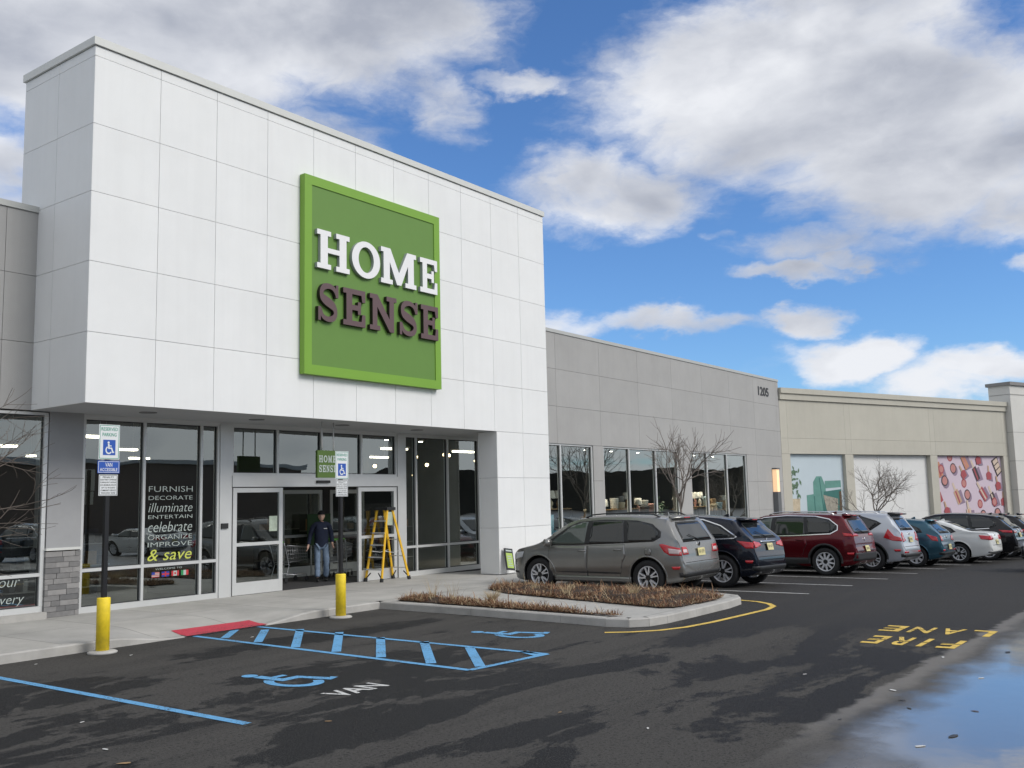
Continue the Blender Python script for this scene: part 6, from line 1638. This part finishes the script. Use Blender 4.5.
def bed(poly, name, hmax, nblade, seed, label):
    rr = random.Random(seed); mb = MB(); st_ = .045
    xs_ = [p[0] for p in poly]; ys_ = [p[1] for p in poly]; x0, x1, y0, y1 = min(xs_), max(xs_), min(ys_), max(ys_)
    nx, ny = int((x1-x0)/st_)+1, int((y1-y0)/st_)+1; g = {}
    for i in range(nx+1):
        for j in range(ny+1):
            x, y = x0+i*st_, y0+j*st_
            if inside(poly, x, y):
                d = min(1, edge_d(poly, x, y)/.30)
                g[i, j] = mb.bm.verts.new((x, y, ZS+.008+hmax*d*(.45+.9*max(0, .5+mnoise.noise(Vector((x*2.3, y*2.3, seed)))))*.6+mnoise.noise(Vector((x*14, y*14, 1)))*.012*d))
    for (i, j) in list(g):
        if all(k in g for k in ((i+1, j), (i+1, j+1), (i, j+1))): mb.bm.faces.new((g[i, j], g[i+1, j], g[i+1, j+1], g[i, j+1]))
    tag(mb.build(name, MULCH), kind='structure')
    mb = MB(); c = 0
    while c < nblade:
        x, y = rr.uniform(x0, x1), rr.uniform(y0, y1)
        if not inside(poly, x, y): continue
        dens = mnoise.noise(Vector((x*1.6, y*1.6, seed+5)))
        if dens < rr.uniform(-.55, .15): continue
        c += 1; mb.mi = 0 if rr.random() < .5 else (1 if rr.random() < .7 else 2)
        z = ZS+.02+hmax*.25*min(1, edge_d(poly, x, y)/.3); an = rr.random()*6.28; ln = rr.uniform(.03, .16)*(1 if rr.random() < .95 else 2.0); lf = rr.uniform(.2, 1.8)
        d = Vector((math.cos(an)*lf, math.sin(an)*lf, rr.uniform(.25, 1))).normalized(); s_ = Vector((-math.sin(an), math.cos(an), 0))*rr.uniform(.003, .008)
        p = Vector((x, y, z)); q = p+d*ln*.6; e = q+(d+Vector((0, 0, -.5))).normalized()*ln*.4
        a = [mb.bm.verts.new(v) for v in (p-s_, p+s_, q+s_*.8, q-s_*.8)]; t_ = mb.bm.verts.new(e)
        f = mb.bm.faces.new(a); f.material_index = mb.mi; f = mb.bm.faces.new((a[3], a[2], t_)); f.material_index = mb.mi
    o = mb.build(name.replace('soil', 'groundcover'), [DRY1, DRY2, DRY3], recalc=False); tag(o, label, 'groundcover', kind='stuff')
bed(BEDA, 'bed_soil', .11, 6500, 2, 'dried brown groundcover in the narrow bed along the island kerb')
bed(BEDB, 'bed_soil', .15, 17000, 3, 'dried brown groundcover in the wide bed before the grey SUV')
def tuft(x, y, h, n, seed, label, w=.16):
    rr = random.Random(seed); mb = MB()
    for k in range(n):
        an = rr.random()*6.28; r0 = rr.random()*.05; out_ = rr.random()**.7*w; hh = h*rr.uniform(.6, 1)
        pts = [Vector((x+math.cos(an)*r0, y+math.sin(an)*r0, ZS+.01))]
        for t_ in (.35, .7, 1): pts.append(Vector((x+math.cos(an)*(r0+out_*t_**1.6), y+math.sin(an)*(r0+out_*t_**1.6), ZS+hh*t_*(1-.18*t_))))
        mb.tube(pts, [.0035, .003, .002, .001], 3, cap=False)
    tag(mb.build('grass_tuft', [DRY3], recalc=False), label, 'dry grass')
tuft(14.05, 11.0, .32, 170, 1, 'dense straw coloured grass tuft in the narrow kerbside bed', .20)
tuft(13.95, 12.35, .62, 14, 2, 'sparse tall dry stems at the building end of the narrow bed', .22)
tuft(13.85, 11.75, .55, 12, 3, 'few thin tall stalks just left of the dense straw tuft', .20)
tuft(15.6, 10.4, .36, 40, 4, 'thin dry tuft before the front wheel of the grey SUV', .16)
tuft(16.1, 9.2, .34, 50, 5, 'reddish dry tuft between the wheels of the grey SUV', .18)
tuft(16.2, 8.3, .24, 40, 6, 'low spiky tuft at the tip of the wide bed', .18)
tuft(16.1, 11.5, .30, 40, 8, 'low dry tuft at the building end of the wide bed', .16)

# ------------------------------------------------------------------ goods seen through the wing windows
KC = [('cream', (.55, .48, .36)), ('white', (.62, .60, .56)), ('grey', (.25, .25, .25)), ('tan', (.34, .22, .12)), ('pale blue', (.28, .38, .44)), ('charcoal', (.07, .07, .075)), ('rose', (.38, .20, .17))]
KM = {n_: M('goods_'+n_.replace(' ', '_'), c_, .8, var=.15, vs=14) for n_, c_ in KC}
rr = random.Random(11)
def basket(x, y, z, r, h, m, label):
    mb = MB(); mb.lathe([(.001, 0), (r*.8, 0), (r*.86, h*.3), (r*.95, h*.7), (r, h), (r*.93, h), (r*.82, .03), (.001, .03)], (x, y, z), n=18, cap=False)
    for k in range(6): mb.lathe([(r*(.83+.026*k)+.002, h*(.08+.15*k)), (r*(.845+.026*k)+.008, h*(.12+.15*k)), (r*(.85+.026*k)+.002, h*(.16+.15*k))], (x, y, z), n=18, cap=False)
    tag(mb.build('basket', m, recalc=True), label, 'basket', 'baskets stacked behind the wing windows')
def tlamp(x, y, z, m, label):
    t_ = thing('table_lamp', label, 'table lamp', (x, y, z), 'table lamps behind the wing windows')
    mb = MB(); mb.lathe([(.07, 0), (.075, .02), (.03, .05), (.075, .14), (.08, .20), (.03, .30), (.012, .34), (.012, .40)], (x, y, z), n=16); mb.build('lamp_base', m, t_)
    mb = MB(); mb.lathe([(.17, .34), (.12, .60), (.115, .60), (.165, .345)], (x, y, z), n=20, cap=False); mb.build('lamp_shade', KM['white'], t_)
def rack(x0, x1, y, ztop, label):
    t_ = thing('display_shelf', label, 'shelf', ((x0+x1)/2, y, ZS), 'display shelves behind the wing windows')
    for z in (.55, ztop):
        mb = MB(); mb.box(x0, x1, y-.25, y+.25, z-.03, z); mb.build('shelf', KM['tan'], t_, bevel=.004)
    for x in (x0+.03, x1-.03):
        for yy in (y-.22, y+.22):
            mb = MB(); mb.box(x-.018, x+.018, yy-.018, yy+.018, ZS, .515); mb.box(x-.018, x+.018, yy-.018, yy+.018, .555, ztop-.035); mb.build('leg', BLK, t_)
bays_ = [(24.3, 27.7, 'left wing window group'), (28.8, 34.1, 'middle wing window group'), (35.5, 40.7, 'right wing window group')]
ordn = ['first', 'second', 'third', 'fourth', 'fifth', 'sixth', 'seventh', 'eighth', 'ninth', 'tenth']
for bx0, bx1, bn_ in bays_:
    n_sh = 2 if bx1-bx0 < 4 else 3; w = (bx1-bx0)/n_sh
    for k in range(n_sh):
        a, b_ = bx0+k*w+.08, bx0+(k+1)*w-.08; zt = rr.uniform(1.35, 1.7)
        rack(a, b_, 18.35, zt, f'{ordn[k]} display shelf from the left in the {bn_}')
        x = a+.22; i = 0
        while x < b_-.15:
            cn = rr.choice(KC)[0]; r_ = rr.uniform(.15, .22); h_ = rr.uniform(.2, .42)
            if rr.random() < .3: tlamp(x, 18.35, zt, KM[cn], f'{cn} based lamp, {ordn[i]} on the {ordn[k]} shelf of the {bn_}')
            else:
                basket(x, 18.35, zt, r_, h_, KM[cn], f'{cn} basket, {ordn[i]} on the {ordn[k]} shelf of the {bn_}')
                if rr.random() < .5: c3 = rr.choice(KC)[0]; basket(x+.02, 18.36, zt+h_+.002, r_*.8, .22, KM[c3], f'{c3} basket stacked over the {ordn[i]} item, {ordn[k]} shelf of the {bn_}')
            x += r_*2+rr.uniform(.03, .2); i += 1
# column of warm light panelling and an armchair in the windows
ac = thing('armchair', 'pale blue patterned armchair behind the left wing window', 'armchair', (25.9, 17.95, ZS))
PB = M('blue_print_fabric', (.30, .55, .68), .85, var=.45, vs=5)
for nm_, bx in (('seat', (25.55, 26.35, 17.75, 18.1, .45, .75)), ('backrest', (25.55, 26.35, 17.98, 18.10, .76, 1.50)), ('arm', (25.42, 25.54, 17.75, 18.1, .35, .98)), ('arm', (26.36, 26.48, 17.75, 18.1, .35, .98))):
    mb = MB(); mb.box(*bx); mb.build(nm_, PB, ac, bevel=.05, smooth=True)
for x in (25.5, 26.4):
    for y in (17.8, 18.05):
        mb = MB(); mb.tube([(x, y, ZS), (x, y, .40)], [.015, .025], 6); mb.build('leg', KM['tan'], ac)
pl = thing('potted_plant', 'leafy green plant at the foot of the right mullion of the middle windows', 'plant', (33.5, 17.85, ZS))
mb = MB(); mb.lathe([(.14, 0), (.20, .40), (.17, .40), (.15, .35)], (33.5, 17.85, ZS), n=18); mb.build('pot', KM['charcoal'], pl)
mb = MB()
for k in range(260):
    p = Vector((33.5+rr.gauss(0, .20), 17.9+rr.gauss(0, .07), 1.25+rr.gauss(0, .26))); d = Vector((rr.gauss(0, 1), rr.gauss(0, 1), rr.gauss(0, 1))).normalized()*.07; e = d.orthogonal().normalized()*.03
    mb.face([p-d, p+e, p+d, p-e])
mb.tube([(33.5, 17.85, .5), (33.5, 17.88, 1.2)], .015, 5); mb.build('leaves', M('plant_leaf', (.03, .07, .03), .6, var=.3), pl, recalc=False)

# shelves and coat racks deeper inside the entrance side
for i, (x, y, w) in enumerate(((10.6, 19.8, 2.2), (18.9, 20.6, 1.6), (20.9, 20.2, 1.8), (11.4, 22.6, 2.6), (19.8, 23.2, 2.4), (7.0, 20.5, 2.4))):
    t_ = thing('store_shelf', f'{["low grey", "tall dark", "dark", "grey", "long grey", "wide dark"][i]} stock shelf seen through the glass {["behind the vinyl words", "nearest the ladder", "at the right end of the glazing", "deep behind the vinyl words", "deep behind the ladder", "behind the left wing window"][i]}', 'shelf', (x, y, ZS))
    H_ = 1.6+.2*(i % 3)
    mb = MB(); mb.box(x-w/2, x+w/2, y+.28, y+.30, ZS, H_); mb.build('back_panel', KM['charcoal'], t_)
    for z in (.4, .85, 1.3): mb = MB(); mb.box(x-w/2, x+w/2, y-.2, y+.278, z-.02, z); mb.build('shelf', KM['grey'], t_)
    mb = MB(); q = x-w/2+.1
    while q < x+w/2-.15:
        for z in (.4, .85, 1.3):
            a = rr.uniform(.08, .22); mb.mi = rr.randrange(4); mb.box(q, q+a, y-.15, y+.15, z+.001, z+rr.uniform(.12, .36))
        q += .27
    o = mb.build('stock', [KM['tan'], KM['grey'], KM['charcoal'], KM['charcoal']], t_); o['kind'] = 'stuff'

# ------------------------------------------------------------------ what the shop glass mirrors: far tree belt, low store, lamp posts, parked cars
mb = MB(); rr = random.Random(8)
prev = None
for k in range(161):
    a = R(-178+176*k/160); d = 230; x, y = 10+math.cos(a)*d, math.sin(a)*d
    h = 9+2.5*mnoise.noise(Vector((k*.09, 0, 2)))+1.8*mnoise.noise(Vector((k*.9, 3, 2)))
    cur = [mb.bm.verts.new(v) for v in ((x, y, -2), (x, y, h), (x*1.15, y*1.15, h*.9), (x*1.15, y*1.15, -2))]
    if prev:
        for j in range(3): mb.bm.faces.new((prev[j], prev[j+1], cur[j+1], cur[j]))
    prev = cur
tag(mb.build('far_woods', M('far_trees', (.030, .030, .026), .95, var=.4, vs=.15)), 'dark belt of distant bare woods across the lot', 'woods', kind='stuff')
fs = thing('far_store', 'long low brown store across the parking lot mirrored in the glass', 'building', (55, -75, 0))
mb = MB(); mb.box(25, 95, -95, -75, -1.1, 7.5); mb.build('wall', M('far_wall', (.13, .10, .085), .9), fs)
mb = MB(); mb.box(24.5, 95.5, -95.5, -74.5, 7.51, 8.0); mb.build('roof', CAPG, fs)
for k in range(6): mb = MB(); mb.box(30+k*10.5, 37+k*10.5, -75.2, -75.002, .2, 3.6); mb.build('window', CGLASS, fs)
for i, (x, y, w_) in enumerate(((14.5, -19, 'left'), (40, -19, 'right'), (2, -45, 'far'))):
    t_ = thing('lamp_post', f'tall parking lot lamp post, the {w_} one of those mirrored in the glass', 'lamp post', (x, y, gr(x)))
    mb = MB(); mb.lathe([(.30, 0), (.30, .75), (.10, .76), (.10, 1.0), (.07, 8.6)], (x, y, gr(x)), n=12); mb.build('pole', BLK, t_)
    for sx in (-1, 1): mb = MB(); mb.box(x+sx*.1, x+sx*.75, y-.16, y+.16, gr(x)+8.5, gr(x)+8.6); mb.build('lamp_head', BLK, t_, bevel=.01)
srcs = [o for o in bpy.data.objects if o.parent is None and o.type == 'EMPTY' and o.get('category') == 'car']
byname = {o['label'].split()[0]+' '+o['label'].split()[1]: o for o in srcs}
for i, (key, x, y, rz) in enumerate((('mineral grey', 1.2, -6.5, 180), ('white sedan', 4.0, -6.7, 180), ('dark red', 9.6, -6.4, 180), ('silver SUV', 12.4, -6.6, 180), ('teal blue', 18.0, -6.8, 180), ('dark navy', 20.9, -6.5, 180), ('white sedan', 26.4, -6.9, 180))):
    o = copy_tree(byname[key]); o.location = (x, y, gr(x)); o.rotation_euler = (0, 0, R(rz)); o['group'] = 'cars parked across the lane'
    o['label'] = f'{key} car across the lane, {ordn[i]} from the left, mirrored in the shop glass'

# ------------------------------------------------------------------ litter and leaves on the asphalt
LEAF = M('leaf_brown', (.10, .055, .03), .8, var=.3); LEAFT = M('leaf_tan', (.34, .22, .11), .8, var=.3); PAPER = M('litter_paper', (.62, .62, .60), .8); LDK = M('leaf_wet', (.012, .011, .010), .4, var=0)
def leaf(px, py, sz, mat, kind, label, seed):
    rr = random.Random(seed); sz = sz*.72; g = gz(px, py, .008); mb = MB(); n = 10; an = rr.random()*6.28
    ring = []
    for k in range(n):
        a = 2*math.pi*k/n; r = sz*(.55+.45*abs(math.cos(a)))*rr.uniform(.75, 1.1); u, v = r*math.cos(a), r*.55*math.sin(a)
        ring.append((g.x+u*math.cos(an)-v*math.sin(an), g.y+u*math.sin(an)+v*math.cos(an), .0085+abs(v)*.08*rr.random()))
    top_ = [mb.bm.verts.new(p) for p in ring]; botv = [mb.bm.verts.new((p[0], p[1], p[2]-.002)) for p in ring]; c = mb.bm.verts.new((g.x, g.y, .008)); c2 = mb.bm.verts.new((g.x, g.y, .006))
    for k in range(n):
        j = (k+1) % n; mb.bm.faces.new((c, top_[k], top_[j])); mb.bm.faces.new((c2, botv[j], botv[k])); mb.bm.faces.new((top_[k], botv[k], botv[j], top_[j]))
    tag(mb.build(kind, mat), label, kind.replace('_', ' '), 'leaves and litter scattered on the asphalt')
LT = [(953, 736, .10, LDK, 'fallen_leaf', 'large dark wet leaf floating in the puddle'), (920, 746, .07, PAPER, 'paper_scrap', 'white scrap at the puddle left of the large dark leaf'),
      (893, 690, .08, PAPER, 'paper_scrap', 'white scrap on the pale streak at the puddle verge'), (943, 657, .06, PAPER, 'paper_scrap', 'white scrap just below the fire lane letters'), (981, 678, .06, PAPER, 'paper_scrap', 'white scrap high in the wet patch near the right edge'),
      (105, 749, .05, PAPER, 'paper_scrap', 'white scrap at the lower left, left of the tan leaf'), (124, 763, .08, LEAFT, 'fallen_leaf', 'tan leaf at the bottom left edge'), (328, 721, .05, LEAFT, 'fallen_leaf', 'small orange tan leaf below the van lettering'),
      (252, 637, .06, PAPER, 'paper_scrap', 'white scrap inside the blue hatching'), (36, 664, .04, PAPER, 'paper_scrap', 'tiny white scrap near the kerb at the far left'), (1008, 652, .10, LDK, 'fallen_leaf', 'dark leaf pair at the right edge beside the wet patch'),
      (902, 700, .05, LDK, 'fallen_leaf', 'small dark leaf on the verge below the white scrap'), (840, 719, .04, LDK, 'fallen_leaf', 'small dark leaf at the left tip of the pale streak'), (909, 708, .05, LDK, 'fallen_leaf', 'dark leaf nearest the left corner of the puddle'),
      (805, 674, .04, PAPER, 'paper_scrap', 'pale speck on the lane left of the wet streak'), (648, 728, .04, PAPER, 'paper_scrap', 'tiny white speck at the bottom centre'), (560, 712, .035, LEAFT, 'fallen_leaf', 'tiny tan leaf on the dark patch at the bottom centre'),
      (82, 722, .04, PAPER, 'paper_scrap', 'pale speck below the left blue line'), (131, 655, .05, PAPER, 'paper_scrap', 'pale scrap beside the footing of the left bollard'), (975, 711, .05, LEAF, 'fallen_leaf', 'brown leaf at the right rim of the puddle')]
for i, q in enumerate(LT): leaf(*q, seed=i+40)

# small warm pendant lamps deep inside the right-hand glazing
WARM = M('pendant_glow', (1, .74, .42), .5, var=0, emit=9)
rr = random.Random(23); pd = None
for i in range(16):
    x, y, z = 19.2+(i % 8)*.75+rr.uniform(-.2, .2), 19.4+(i//8)*2.6+rr.uniform(-.6, .8), rr.uniform(2.55, 3.75)
    if pd is None:
        pd = o = thing('pendant_lamp', 'x', 'pendant lamp', (x, y, z), 'pendant lamps inside the right entrance glazing')
        mb = MB(); mb.lathe([(.012, -.05), (.045, -.03), (.055, 0), (.045, .03), (.015, .05)], n=12); mb.build('globe', WARM, o, world=False)
        mb = MB(); mb.tube([(0, 0, .05), (0, 0, .70)], .004, 4); mb.build('cord', BLK, o, world=False)
    else: o = copy_tree(pd)
    o.location = (x, y, z); o['label'] = f'small warm pendant lamp, {ordn[i % 8]} from the left in the {["front", "rear"][i//8]} row'
